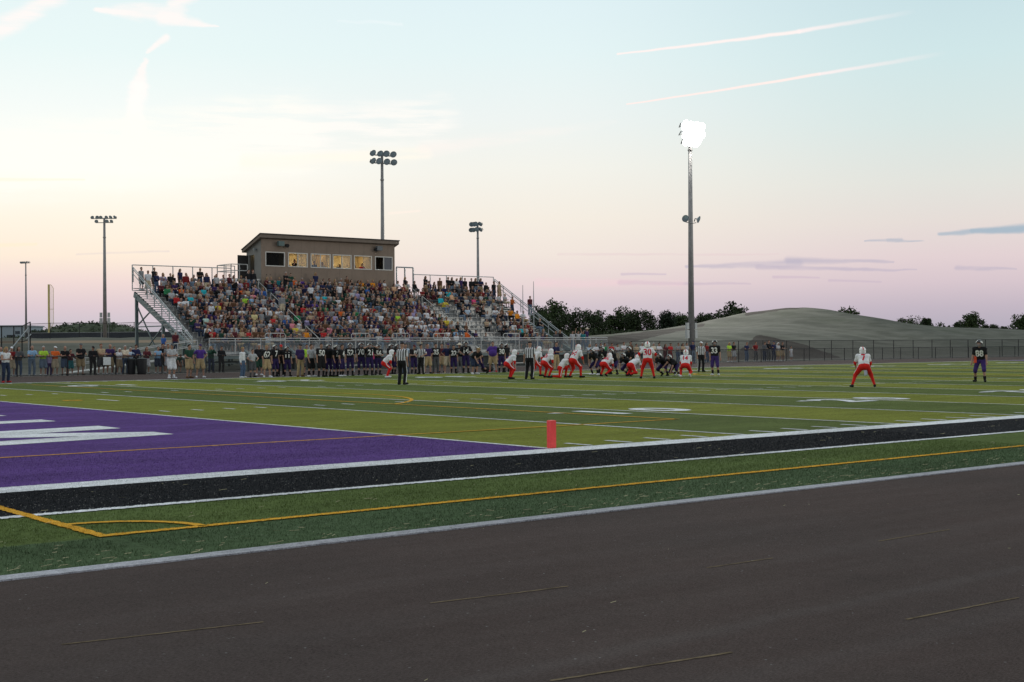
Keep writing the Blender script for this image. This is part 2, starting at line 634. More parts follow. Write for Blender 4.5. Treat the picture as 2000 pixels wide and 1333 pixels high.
def text_mesh(txt, bold=0.02):
    """Letter outlines as a flat mesh, cap height 1, centred."""
    if (txt, bold) in TEXTS:
        return TEXTS[(txt, bold)]
    cu = bpy.data.curves.new('lettering', 'FONT')
    cu.body = txt
    cu.align_x = 'CENTER'
    cu.offset = bold
    cu.resolution_u = 3
    ob = bpy.data.objects.new('lettering', cu)
    COL.objects.link(ob)
    bpy.context.view_layer.update()
    me = bpy.data.meshes.new_from_object(ob.evaluated_get(bpy.context.evaluated_depsgraph_get()))
    V = np.array([v.co[:] for v in me.vertices])
    F = [tuple(p.vertices) for p in me.polygons]
    bpy.data.objects.remove(ob)
    bpy.data.curves.remove(cu)
    bpy.data.meshes.remove(me)
    y0, y1 = V[:, 1].min(), V[:, 1].max()
    V[:, 1] = (V[:, 1]-(y0+y1)/2)/(y1-y0)
    V[:, 0] = (V[:, 0]-(V[:, 0].min()+V[:, 0].max())/2)/(y1-y0)
    TEXTS[(txt, bold)] = (V, F)
    return V, F


for i, num in enumerate('123454321'):
    xc = (i+1)*10*YD
    for near in (True, False):
        mb = MB()
        sgn = 1 if near else -1
        yc = (7.68 if near else FAR-7.2)
        for dig, dx in ((num, -0.98), ('0', 0.98)):
            V, F = text_mesh(dig, 0.035)
            wx = 1.22/max(0.3, np.ptp(V[:, 0])) if dig != '1' else 1.6
            mb.add([(xc+sgn*(dx+p[0]*wx), yc+sgn*p[1]*1.83, 0.0125) for p in V], F)
        if num != '5':
            q = -1 if i < 4 else 1
            mb.add([(xc+q*1.75, yc+sgn*0.25, 0.0125), (xc+q*1.75, yc+sgn*0.72, 0.0125), (xc+q*2.3, yc+sgn*0.49, 0.0125)], [(0, 1, 2)])
        mb.build('yard_number', M_LINE, field)
# end zone lettering: tall white strokes that run towards the goal line
lt = MB()
Z = 0.0125
T, Bm = -2.83, -8.0


def stroke(a0, a1, b0, b1, xt=T, xb=Bm):
    lt.quad((xb, b0, Z), (xt, a0, Z), (xt, a1, Z), (xb, b1, Z))


lt.add([(Bm, 6.60, Z), (T, 7.58, Z), (T, 8.50, Z), (-4.35, 8.24, Z), (Bm, 7.62, Z)], [(0, 1, 2, 3, 4)])
lt.add([(-4.35, 8.24, Z), (T, 8.50, Z), (-6.1, 10.55, Z), (Bm, 11.2, Z), (Bm, 9.9, Z), (-6.6, 9.3, Z)], [(0, 1, 2), (0, 2, 5), (5, 2, 3, 4)])
lt.add([(-6.1, 9.35, Z+.001), (T, 10.06, Z+.001), (T, 11.24, Z+.001), (-6.1, 10.62, Z+.001)], [(0, 1, 2, 3)])
stroke(13.66, 14.61, 13.3, 14.2)
stroke(16.95, 17.9, 16.6, 17.5)
lt.quad((-8.0, 14.2, Z), (-7.1, 14.2, Z), (-7.1, 16.65, Z), (-8.0, 16.6, Z))
lt.build('end_zone_lettering', M_LINE, field)

# faint surveyor's lines on the asphalt
tl = Strip()
for (u0, v0), (u1, v1) in (((1715, 1058), (1855, 1035)), ((1770, 1211), (1990, 1168)), ((1075, 1331), (1430, 1275)),
                           ((1380, 1110), (1510, 1091)), ((1000, 1160), (1110, 1146)), ((120, 1260), (515, 1216)), ((840, 1179), (1000, 1160))):
    a, b = gnd(u0, v0), gnd(u1, v1)
    tl.line(a[0], a[1], b[0], b[1], 0.022, 0.003, 0.004, 0.05)
tl.build('lane_line', plain('faded_paint', (0.15, 0.115, 0.075), 0.95, 0, 0.35, 8, 0.02), track)

# blown straw on the turf by the edging
V, F = [], []
for i in range(760):
    k = RNG.random()
    if k < 0.62:
        y = -6.15+abs(RNG.normal(0, 0.35))
        x = RNG.uniform(-11, 16)
    elif k < 0.9:
        y, x = RNG.uniform(-6.1, -0.5), RNG.uniform(-11, 22)
    else:
        y, x = RNG.uniform(-11, 5), RNG.uniform(-10, 14)
    y = min(y, 6)
    on_turf = y > -6.2
    L = RNG.uniform(0.02, 0.10)*(1.0 if on_turf else 0.5)
    a = RNG.normal(0, 0.5) if RNG.random() < .7 else RNG.uniform(0, 3.1)
    w = RNG.uniform(0.0008, 0.0024)
    z = (0.016 if on_turf else 0.006)+RNG.uniform(0, 0.006)
    dx, dy = math.cos(a)*L/2, math.sin(a)*L/2
    nx, ny = -math.sin(a)*w, math.cos(a)*w
    o = len(V)
    zt = z+RNG.uniform(0, 0.01)
    V += [(x-dx-nx, y-dy-ny, z), (x+dx-nx, y+dy-ny, zt), (x+dx+nx, y+dy+ny, zt+.003), (x-dx+nx, y-dy+ny, z+.003)]
    F.append((o, o+1, o+2, o+3))
tag(link('loose_straw', np_mesh('loose_straw', V, F), plain('straw', (0.36, 0.33, 0.20), 0.8, 0, 0.35, 3)), kind='stuff')

# pile of the near turf, standing clear of its backing
def pile(n, x0, x1, y0, y1, mat, clip=None):
    x, y = RNG.uniform(x0, x1, n), RNG.uniform(y0, y1, n)
    keep = gold_free(x, y) if clip is None else clip(x, y)
    x, y = x[keep], y[keep]
    n = len(x)
    a = RNG.uniform(0, 2*math.pi, n)
    h, w, l = RNG.uniform(.009, .020, n), RNG.uniform(.0016, .0032, n), RNG.normal(0, .006, (n, 2))
    dx, dy = np.cos(a)*w, np.sin(a)*w
    z0 = np.full(n, .006)
    V = np.stack([np.stack([x-dx, y-dy, z0], 1), np.stack([x+dx, y+dy, z0], 1), np.stack([x+dx*.5+l[:, 0], y+dy*.5+l[:, 1], z0+h], 1), np.stack([x-dx*.5+l[:, 0], y-dy*.5+l[:, 1], z0+h], 1)], 1)
    tag(link('turf_pile', np_mesh('turf_pile', V.reshape(-1, 3), np.arange(4*n).reshape(-1, 4)), mat), kind='stuff')


def gold_free(x, y):
    k = (np.abs(y+4.70) > .062) & (np.abs(x+9.15) > .062) & (np.abs(y-4.35) > .055)
    r = np.hypot(x+9.15, y+4.70)
    return k & ~((np.abs(r-.95) < .055) & (x > -9.15) & (y > -4.7))


pile(62000, -11.2, 6, -6.16, -2.94, M_TURF)
pile(26000, -9.8, 7, -2.77, -0.62, M_BLACK)
pile(12000, -9.8, 7, -0.60, -0.015, M_LINE)
pile(3500, -10, 6, -2.92, -2.78, M_LINE)
pile(15000, -8.9, -0.06, 0.0, 4.3, M_PURPLE, lambda x, y: x > -9.0)
pile(2600, -9.1, 6, -4.755, -4.645, M_GOLD, lambda x, y: x > -9.2)
pile(900, -9.205, -9.095, -4.7, -0.6, M_GOLD, lambda x, y: x > -9.3)

# ---------------------------------------------------------------- terrain behind the fences
SIL = [(-900, 662), (0, 664), (700, 663), (1000, 661), (1130, 659), (1180, 657), (1250, 649), (1310, 641), (1376, 632), (1450, 614), (1500, 605),
       (1540, 601.5), (1570, 600.5), (1592, 604), (1650, 621), (1700, 631), (1800, 640), (1900, 645), (2000, 648), (2300, 652), (2600, 655)]
RY = 118.0
_rid = [aty(u, v, RY) for u, v in SIL[1:-2]]
RX = np.array([-200, -100]+[p[0] for p in _rid]+[_rid[-1][0]+200, _rid[-1][0]+600])
RZ = np.array([2.2, 2.2]+[p[2] for p in _rid]+[3.0, 2.5])


def s01(t):
    t = np.clip(t, 0, 1)
    return t*t*(3-2*t)


def h_terrain(x, y):
    x, y = np.asarray(x, float), np.asarray(y, float)
    rz = np.interp(x, RX, RZ)
    y0 = 76.0
    t = np.clip((y-y0)/(RY-y0), 0, 1)
    tall = s01((rz-2.5)/4.0)
    early = s01((y-y0)/24.0)
    prof = early*(1-tall)+tall*(0.5*t+0.5*s01(t))
    front = rz*prof
    far = 2.35+0.75*s01((y-170)/60)+1.3*s01((y-195)/40)*s01((x-60)/60)
    b = s01((y-RY)/np.where(rz > 2.6, 15.0, 55.0))
    z = np.where(y <= RY, front, rz*(1-b)+far*b)
    lump = 0.05*np.sin(x*0.9+y*0.37)+0.06*np.sin(x*0.23-y*0.51)
    return z+lump*np.clip((y-78)/10, 0, 1)-0.05*(y < 77)


def in_poly(px, py, poly):
    """Signed closeness: positive inside, in pixels of the photograph."""
    inside = np.zeros(px.shape, bool)
    dist = np.full(px.shape, 1e9)
    n = len(poly)
    for i in range(n):
        (x0, y0), (x1, y1) = poly[i], poly[(i+1) % n]
        c = ((y0 > py) != (y1 > py)) & (px < (x1-x0)*(py-y0)/(y1-y0+1e-12)+x0)
        inside ^= c
        L2 = (x1-x0)**2+(y1-y0)**2
        t = np.clip(((px-x0)*(x1-x0)+(py-y0)*(y1-y0))/L2, 0, 1)
        dist = np.minimum(dist, np.hypot(px-x0-t*(x1-x0), py-y0-t*(y1-y0)))
    return np.where(inside, dist, -dist)


xs = np.arange(-120, 520, 1.0)
ys = np.concatenate([np.arange(74, 124, 0.8), np.arange(124, 300, 2.0), np.arange(300, 620, 10.0)])
GX, GY = np.meshgrid(xs, ys, indexing='ij')
GZ = h_terrain(GX, GY)
V = np.stack([GX, GY, GZ], -1).reshape(-1, 3)
ni, nj = GX.shape
ii, jj = np.meshgrid(np.arange(ni-1), np.arange(nj-1), indexing='ij')
a = (ii*nj+jj).ravel()
F = np.stack([a, a+nj, a+nj+1, a+1], 1)
me = np_mesh('hillside', V, F, True)
X = V-CAM
dep = np.maximum(X@_fw, 1.0)
pu, pv = 1000+FPX*(X@_rt)/dep, 666.5-FPX*(X@_up)/dep
soil = np.maximum(in_poly(pu, pv, [(1415, 712), (1478, 655), (1486, 655), (1570, 673), (1668, 708)]),
                  in_poly(pu, pv, [(1085, 662), (1180, 658), (1340, 639), (1378, 630), (1376, 637), (1300, 653), (1236, 668), (1190, 678), (1085, 672)]))
soil = np.where(V[:, 1] > 135, np.where(pu < 1380, soil, -99), soil)
soil = np.maximum(soil, in_poly(pu, pv, [(1452, 619), (1462, 604), (1500, 598), (1540, 596), (1574, 597), (1568, 602), (1540, 604.5), (1500, 609.5)]))
clay = in_poly(pu, pv, [(-900, 672), (-900, 666), (0, 666.5), (345, 664.5), (420, 664), (420, 669), (345, 669.5), (0, 671)])
for nm, arr in (('soil', soil), ('clay', clay)):
    at = me.attributes.new(nm, 'FLOAT', 'POINT')
    at.data.foreach_set('value', np.clip(arr, -60, 60).astype(np.float32))
m, n, b = new_mat('straw_matting')
tc = n.add('ShaderNodeTexCoord')
P = tc.outputs['Object']
base = n.mix(n.smooth(n.noise(n.v('MULTIPLY', P, (0.22, 0.5, 1.6)), 1.0, 6.0, 0.65), 0.32, 0.68), (0.100, 0.101, 0.082, 1), (0.150, 0.149, 0.124, 1))
wv = n.add('ShaderNodeTexWave', wave_type='BANDS', bands_direction='Z')
n.put(wv.inputs['Vector'], n.v('ADD', P, n.v('MULTIPLY', P, (0.02, 0.01, 0))))
wv.inputs['Scale'].default_value = 0.32
wv.inputs['Distortion'].default_value = 1.2
wv.inputs['Detail Scale'].default_value = 0.12
base = n.mix(n.m('MULTIPLY', n.smooth(wv.outputs['Fac'], 0.92, 1.0), 0.3), base, (0.07, 0.075, 0.055, 1))
grass_f = n.smooth(n.noise(P, 0.09, 5.0), 0.52, 0.7)
fleck = n.smooth(n.noise(P, 1.9, 3.0, 0.7), 0.52, 0.72)
base = n.mix(n.m('MULTIPLY', fleck, 0.25), base, (0.065, 0.075, 0.048, 1))
base = n.mix(n.m('MULTIPLY', grass_f, 0.35), base, (0.075, 0.09, 0.055, 1))
edge = n.m('MULTIPLY', n.m('SUBTRACT', n.noise(P, 0.55, 4.0), 0.5), 5.0)
A1 = n.add('ShaderNodeAttribute', attribute_name='soil')
A2 = n.add('ShaderNodeAttribute', attribute_name='clay')
soil_c = n.mix(n.smooth(n.noise(P, 0.8, 5.0, 0.7), 0.3, 0.7), (0.022, 0.017, 0.014, 1), (0.042, 0.033, 0.028, 1))
base = n.mix(n.smooth(n.m('ADD', A1.outputs['Fac'], edge), -0.6, 0.6), base, soil_c)
base = n.mix(n.smooth(A2.outputs['Fac'], -0.8, 0.8), base, (0.27, 0.20, 0.14, 1))
n.put(b.inputs['Base Color'], base)
b.inputs['Roughness'].default_value = 0.95
b.inputs['Specular IOR Level'].default_value = 0.1
tag(link('hillside', me, m), kind='structure')


# ---------------------------------------------------------------- trees
M_BARK = plain('bark', (0.07, 0.055, 0.045), 0.95, 0, 0.3, 6)


def leaf_mat(name, lo, hi):
    if name in MATS:
        return MATS[name]
    m, n, b = new_mat(name)
    g = n.add('ShaderNodeNewGeometry')
    n.put(b.inputs['Base Color'], n.mix(g.outputs['Random Per Island'], (*lo, 1), (*hi, 1)))
    b.inputs['Roughness'].default_value = 0.75
    b.inputs['Specular IOR Level'].default_value = 0.2
    MATS[name] = m
    return m


LEAF = [leaf_mat('leaf_dark', (0.014, 0.024, 0.011), (0.050, 0.072, 0.028)), leaf_mat('leaf_mid', (0.020, 0.036, 0.013), (0.066, 0.096, 0.034)),
        leaf_mat('leaf_cedar', (0.012, 0.022, 0.013), (0.026, 0.042, 0.022))]


def leaves(centres, radii, per, size, rng, up=0.0):
    """Leaf-sized quads spread through clumps."""
    k = len(centres)*per
    c = np.repeat(centres, per, 0)
    r = np.repeat(radii, per, 0)
    d = rng.normal(size=(k, 3))
    d /= np.linalg.norm(d, axis=1, keepdims=True)
    p = c+d*r[:, None]*rng.random((k, 1))**0.45*np.array([1, 1, 0.8])
    a = rng.normal(size=(k, 3))
    a /= np.linalg.norm(a, axis=1, keepdims=True)
    bb = np.cross(a, rng.normal(size=(k, 3)))
    bb /= np.linalg.norm(bb, axis=1, keepdims=True)
    s = size*rng.uniform(0.6, 1.3, (k, 1))
    V = np.stack([p-a*s, p+bb*s*0.55, p+a*s, p-bb*s*0.55], 1).reshape(-1, 3)
    return V, np.arange(4*k).reshape(-1, 4)


def tree(name, base, H, Wd, label, group=None, seed=0, leaf=0, crown_lo=0.15, clumps=60, per=64, shape='round', size=None, cat='tree'):
    rng = np.random.default_rng(seed)
    root = tag(empty(name, base), label, cat, group)
    t = MB()
    lean = rng.normal(0, 0.03, 2)*H
    top = (lean[0], lean[1], H*0.8)
    t.tube([(0, 0, -0.3), (lean[0]*.3, lean[1]*.3, H*0.3), top], [0.035*H, 0.026*H, 0.006*H], 7)
    cs = []
    for i in range(clumps):
        for _ in range(30):
            q = rng.uniform(-1, 1, 3)
            if shape == 'cone':
                ok = math.hypot(q[0], q[1]) < 0.9*(1-(q[2]+1)/2)+0.06
            elif shape == 'oak':
                ok = q@q < 1 and (q@q > 0.22) and q[2] > -0.75
            else:
                ok = q@q < 1 and q@q > 0.12
            if ok:
                break
        if shape != 'cone':
            q = q*rng.choice([.75, .95, 1.0, 1.08, 1.18])
        zc = H*(crown_lo+(1-crown_lo)*(q[2]+1)/2)
        cs.append((q[0]*Wd/2+lean[0]*zc/H, q[1]*Wd/2+lean[1]*zc/H, zc))
    cs = np.array(cs)
    for c in cs[::4]:
        b0 = np.array((lean[0]*.4, lean[1]*.4, max(H*0.16, c[2]*0.55)))
        t.tube([b0, (b0+c)/2+(0, 0, 0.05*H), c], [0.012*H, 0.008*H, 0.003*H], 5)
    t.build('trunk', M_BARK, root)
    cr = (0.10 if shape != 'cone' else 0.07)*(H+Wd)*rng.uniform(0.6, 1.25, len(cs))
    cr = np.minimum(cr, H*(0.03+0.97*(1-0.86*np.clip(cs[:, 2]/H, 0, 1)))+0.06*H)
    V, F = leaves(cs, cr, per, size or max(0.12, 0.035*H), rng)
    V[:, 2] = np.maximum(V[:, 2], 0.03)
    link('crown', np_mesh('crown', V, F), LEAF[leaf], root)
    return root


def tree_px(u, vtop, wpx, D, label, **kw):
    if D is None:                       # just behind the crest of the mound
        p = aty(u, vtop, RY+34)
        D = (p-CAM)@_fw
    p = atd(u, vtop, D)
    bz = float(h_terrain(p[0], p[1]))
    H = p[2]-bz
    return tree(kw.pop('name', 'tree'), (p[0], p[1], bz), H*0.97, wpx*D/FPX, label, **kw)


GT = 'trees in the row beyond the stand'
tree_px(1082, 591, 52, 236, 'tallest broad tree of the far row, right behind the sloping end rail of the stand', group=GT, seed=1, leaf=1)
tree_px(1056, 603, 46, 246, 'lower tree behind the end rail of the stand, left of the tallest one', group=GT, seed=2)
tree_px(1128, 605, 92, 228, 'wide dome-shaped dark tree just right of the sloping end rail', group=GT, seed=3, clumps=70)
tree_px(1178, 612, 58, 240, 'low feathery tree between the dome-shaped tree and the tall middle clump', group=GT, seed=4, leaf=1)
tree_px(1216, 602, 54, 236, 'tall rounded tree in the middle of the far row', group=GT, seed=5, leaf=1)
tree_px(1248, 606, 58, 230, 'bushy dark tree right of the tall middle tree', group=GT, seed=6)
tree_px(1274, 618, 40, 244, 'thin pale tree left of the narrow dark cedar', group=GT, seed=7, leaf=1, per=24)
tree_px(1301, 608, 34, 226, 'narrow dark cedar standing out of the far tree row', group=GT, seed=8, leaf=2, name='cedar_tree')
tree_px(1330, 611, 52, 238, 'broad tree left of the lit light pole', group=GT, seed=9, leaf=1)
tree_px(1374, 609, 46, 232, 'round tree close on the right of the lit light pole', group=GT, seed=10)
tree_px(1397, 622, 26, 240, 'small bush between the lit pole and the lone oak', group=GT, seed=11)
tree_px(1428, 596, 70, 238, 'lone open-crowned oak rising behind the left shoulder of the mound', seed=12, shape='oak', clumps=64, per=50, size=0.26)
tree_px(1651, 600, 40, None, 'spiky shrub tree on the right shoulder of the mound', seed=13, leaf=1, per=40, size=0.22)
GC = 'little cedars on the skyline of the mound'
tree_px(1700, 622, 8, None, 'leftmost and thinnest of the three little cedars on the mound', group=GC, seed=14, leaf=2, shape='cone', clumps=14, per=30, size=0.13, name='cedar_tree', crown_lo=0.05)
tree_px(1713, 620, 12, None, 'middle one of the three little cedars on the mound', group=GC, seed=15, leaf=2, shape='cone', clumps=16, per=34, size=0.13, name='cedar_tree', crown_lo=0.05)
tree_px(1727, 623, 9, None, 'rightmost of the three little cedars on the mound', group=GC, seed=16, leaf=2, shape='cone', clumps=14, per=30, size=0.13, name='cedar_tree', crown_lo=0.05)
GB = 'bushes along the right skyline'
tree_px(1772, 619, 64, None, 'long low bush nearest the little cedars on the right skyline', group=GB, seed=17, name='bush', cat='bush', crown_lo=0.0, leaf=1, clumps=50)
tree_px(1809, 620, 22, None, 'narrow upright bush right of the long low one', group=GB, seed=18, name='bush', cat='bush', crown_lo=0.0, size=0.2)
tree_px(1838, 633, 26, None, 'sparse low bush left of the tall bush on the skyline', group=GB, seed=19, name='bush', cat='bush', crown_lo=0.0, per=18, size=0.2)
tree_px(1866, 634, 46, None, 'low dark hedge-like bush touching the tall skyline bush', group=GB, seed=20, name='bush', cat='bush', crown_lo=0.0, size=0.22)
tree_px(1896, 613, 42, None, 'tall ragged bush above the player numbered 88', group=GB, seed=21, name='bush', cat='bush', crown_lo=0.0, size=0.24, leaf=1)
tree_px(1932, 636, 44, None, 'low bush just right of the tall ragged skyline bush', group=GB, seed=22, name='bush', cat='bush', crown_lo=0.0, size=0.2)
tree_px(1965, 640, 40, None, 'lowest bush near the right edge of the picture', group=GB, seed=23, name='bush', cat='bush', crown_lo=0.0, size=0.2)
tree_px(1996, 615, 42, None, 'tall bush cut by the right edge of the picture', group=GB, seed=24, name='bush', cat='bush', crown_lo=0.0, size=0.24, leaf=1)
# undergrowth that joins the far row
rng = np.random.default_rng(5)
cs = []
for i in range(330):
    u = rng.uniform(1030, 1392)
    p = atd(u, 640, rng.uniform(212, 232))
    cs.append((p[0], p[1], float(h_terrain(p[0], p[1]))+rng.uniform(0.1, 1.2)))
V, F = leaves(np.array(cs), rng.uniform(0.6, 1.1, len(cs)), 40, 0.24, rng)
tag(link('undergrowth', np_mesh('undergrowth', V, F), LEAF[0]), kind='stuff')

# scrub-covered rise behind the ball field on the left
hp = atd(172, 640, 330)
V, F = [], []
gx = np.linspace(-46, 46, 56)
ax = np.array([_rt[0], _rt[1]])/math.hypot(_rt[0], _rt[1])
ay = np.array([-ax[1], ax[0]])
SX = np.array([-46, -22, -12, -8, -4, 0, 4, 8, 12, 16, 22, 46])
SZ = np.array([0.2, 1.2, 2.6, 4.4, 5.2, 5.5, 5.4, 5.0, 4.0, 2.5, 1.3, 0.2])
HV = np.array([[(*(hp[:2]+ax*s+ay*t), 2.2+np.interp(s, SX, SZ)*max(0, 1-(t/18)**2)*(1+0.03*math.sin(s*2.1+t))) for t in np.linspace(-18, 18, 22)] for s in gx])
V = HV.reshape(-1, 3)
ii, jj = np.meshgrid(np.arange(55), np.arange(21), indexing='ij')
a = (ii*22+jj).ravel()
tag(link('scrub_hill', np_mesh('scrub_hill', V, np.stack([a, a+22, a+23, a+1], 1), True), plain('hill_grass', (0.045, 0.06, 0.03), 0.95, 0, 0.5, 0.7)), kind='structure')
sel = V[(rng.random(len(V)) < 0.9)]
cs = sel+rng.normal(0, 0.5, sel.shape)*np.array([1, 1, 0.2])
V, F = leaves(cs, rng.uniform(0.5, 1.0, len(cs)), 16, 0.3, rng)
tag(link('hill_scrub', np_mesh('hill_scrub', V, F), LEAF[1]), kind='stuff')
tree_px(70, 646, 30, 300, 'small dark tree between the warehouse and the scrub-covered hill', seed=31, leaf=0)

# ---------------------------------------------------------------- far left: warehouse, car, ball field wall
wp = atd(4, 640, 345)
wh = tag(empty('warehouse', (wp[0], wp[1], 2.2), -YAW), 'pale metal warehouse at the left edge with a dark doorway and small window', 'building')
MB().box(-9, 5.0, 0, 16, 0, 5.2).build('wall', plain('metal_siding', (0.42, 0.50, 0.56), 0.6), wh)
MB().box(-9.3, 5.3, -0.3, 16.3, 5.2, 5.5).build('roof', plain('metal_roof', (0.30, 0.34, 0.38), 0.5), wh)
MB().box(1.2, 3.4, -0.06, 0.0, 0, 3.0).build('door', plain('dark_door', (0.04, 0.05, 0.06), 0.5), wh)
MB().box(3.4, 4.6, -0.06, 0.0, 3.2, 4.0).build('window', plain('dark_pane', (0.06, 0.08, 0.10), 0.2), wh)
MB().box(-1.4, -1.0, -0.14, 0.0, 3.9, 4.2).build('wall_lamp', plain('dark_door', (0.04, 0.05, 0.06), 0.5), wh)
cp = atd(70, 655, 300)
car = tag(empty('parked_car', (cp[0], cp[1], 3.05), -YAW), 'white car parked beyond the dark ball field wall', 'car')
cb = MB()
cb.add([(x, y, z) for y in (-0.85, 0.85) for x, z in ((-2.2, .4), (2.2, .4), (2.2, .85), (1.3, 1.0), (.7, 1.45), (-1.2, 1.45), (-1.9, 1.0), (-2.2, .95))],
       [tuple(range(7, -1, -1)), tuple(range(8, 16))]+[(i, (i+1) % 8, 8+(i+1) % 8, 8+i) for i in range(8)])
cb.build('body', plain('white_car_paint', (0.75, 0.76, 0.78), 0.25), car)
for x in (-1.35, 1.35):
    for y in (-0.8, 0.8):
        MB().tube([(x, y-.1, .35), (x, y+.1, .35)], 0.35, 12).build('wheel', plain('rubber', (0.02, 0.02, 0.02), 0.8), car)
MB().box(-1.0, 0.6, -0.87, -0.855, 1.05, 1.36).build('window', plain('dark_pane', (0.06, 0.08, 0.10), 0.2), car)

M_BLACKSTEEL = plain('black_coated_steel', (0.018, 0.018, 0.02), 0.55)
M_GALV = plain('galvanised_steel', (0.36, 0.39, 0.40), 0.42, 0.55, 0.12, 5)
M_ALU = plain('aluminium', (0.46, 0.46, 0.45), 0.45, 0.35, 0.10, 3)
M_STEELDK = plain('stand_steel', (0.155, 0.20, 0.205), 0.5, 0.3, 0.12, 4)
M_LINKBLK = wire('black_chain_link', (0.015, 0.015, 0.016), 0.30)
M_LINKGAL = wire('galvanised_chain_link', (0.24, 0.27, 0.28), 0.30)
M_LINKFAR = wire('thin_chain_link', (0.10, 0.11, 0.11), 0.16)

p0, p1 = atd(52, 660, 195), atd(420, 660, 190)
w = tag(empty('outfield_wall', (0, 0, 0)), 'long low dark padded wall of the ball field below the scrub hill', 'wall')
n0 = np.array([-(p1-p0)[1], (p1-p0)[0]])
n0 = n0/np.linalg.norm(n0)*0.12
MB().prism([(p0[0], p0[1]), (p1[0], p1[1]), (p1[0]+n0[0], p1[1]+n0[1]), (p0[0]+n0[0], p0[1]+n0[1])], 2.2, 3.86).build('padding', plain('wall_padding', (0.030, 0.034, 0.044), 0.8, 0, 0.2, 0.4), w)
MB().tube([(p0[0], p0[1], 3.9), (p1[0], p1[1], 3.9)], 0.05, 6).build('top_rail', plain('rail_grey', (0.22, 0.23, 0.24), 0.5), w)


def fence(label, pts, heights, post_px, name='chain_link_fence', r=0.035, mat=M_BLACKSTEEL, link_mat=M_LINKBLK, rails=(1.0,), group=None, cat='fence', post_mat=None, mesh_lo=0.05):
    """Posts at pts (x, y, z); rails at shares of the height; wire panels between."""
    f = tag(empty(name, pts[0]), label, cat, group)
    o = np.array(pts[0])
    rl, ms = MB(), MB()
    for i, p in enumerate(pts):
        q = np.array(p, float)-o
        h = heights if np.isscalar(heights) else heights[i]
        MB().tube([q, q+(0, 0, h+0.03)], r, 7).build('post', post_mat or mat, f)
        if i+1 < len(pts):
            q2 = np.array(pts[i+1], float)-o
            h2 = heights if np.isscalar(heights) else heights[i+1]
            for s in rails:
                rl.tube([q+(0, 0, h*s), q2+(0, 0, h2*s)], r*0.72, 6, cap=False)
            ms.quad(q+(0, 0, mesh_lo), q2+(0, 0, mesh_lo), q2+(0, 0, h2-.02), q+(0, 0, h-.02))
    rl.build('rail', mat, f)
    if link_mat:
        ms.build('wire_mesh', link_mat, f)
    return f


FY = 63.2
fence('low black chain link fence that people lean on along the far side of the track', [(x, FY, -0.02) for x in np.arange(1.0, 150, 3.0)], 1.16, None, rails=(1.0, 0.06))
fence('taller black chain link fence behind the low one at the foot of the mound', [(x, 66.4, -0.02) for x in np.arange(66, 175, 3.4)], 1.92, None, r=0.04, rails=(1.0,))
fy = 101.0
fence('tall thin fence on top of the grey bank left of the stand', [(*aty(u, 650, fy)[:2], float(h_terrain(aty(u, 650, fy)[0], fy))-.05) for u in (60, 98, 155, 213, 262, 318, 372)], 1.42, None, mat=M_BLACKSTEEL, link_mat=M_LINKFAR, r=0.03, rails=(1.0,))
fy = 86.0
fence('dark tall fence with close posts at the left edge of the picture', [(*aty(u, 650, fy)[:2], 0.7) for u in (-60, -28, 3, 27, 43, 59)], [2.62, 2.62, 2.62, 2.62, 2.64, 2.95], None, r=0.045, rails=(1.0, 0.55))
hr = tag(MB().tube([aty(12, 694, 84.5), aty(56, 641, 84.5)], 0.05, 7).tube([aty(52, 662, 84.5), aty(61, 653, 84.5)], 0.04, 7).tube([aty(12, 694, 84.5), aty(12, 716, 84.5)], 0.05, 7).tube([aty(56, 641, 84.5), aty(56, 700, 84.5)], 0.05, 7)
         .build('stair_handrail', M_GALV), 'grey sloping handrail in front of the dark fence at the left edge', 'handrail')
fp = atd(95.5, 668, 198)
fo = tag(empty('foul_pole', (fp[0], fp[1], 2.4), -YAW), 'yellow foul pole with a narrow mesh wing on the ball field', 'pole')
ft = aty(95.5, 556, fp[1])[2]-2.4
M_YEL = plain('yellow_paint', (0.62, 0.52, 0.20), 0.5)
MB().tube([(0, 0, 0), (0, 0, ft)], 0.13, 10).build('pole', M_YEL, fo)
wg = MB()
wpts = [(0.15, ft-.05), (0.35, ft-.05), (0.72, ft-.55), (0.72, 2.9), (0.35, 2.35), (0.15, 2.35)]
for i in range(6):
    (xa, za), (xb, zb) = wpts[i], wpts[(i+1) % 6]
    wg.tube([(xa, 0, za), (xb, 0, zb)], 0.03, 5)
wg.tube([(0.15, 0, ft*.58), (0.72, 0, ft*.58)], 0.03, 5)
wf = wg.build('wing_frame', M_YEL, fo)
MB().add([(x, 0, z) for x, z in wpts], [tuple(range(6))]).build('wing_mesh', wire('yellow_mesh', (0.6, 0.52, 0.3), 0.22), fo)


# ---------------------------------------------------------------- light poles
M_POLE = plain('weathered_pole', (0.27, 0.265, 0.265), 0.5, 0.4, 0.12, 2.0)
M_HEAD = plain('lamp_housing', (0.26, 0.28, 0.30), 0.35, 0.5)
M_LENS = plain('lamp_glass', (0.30, 0.38, 0.44), 0.12, 0.2, 0.2, 3, 0.6)
M_LIT = emit('lit_lamp', (1.0, 0.97, 0.90), 55.0)
M_CAB = plain('cabinet', (0.40, 0.42, 0.42), 0.5, 0.2)


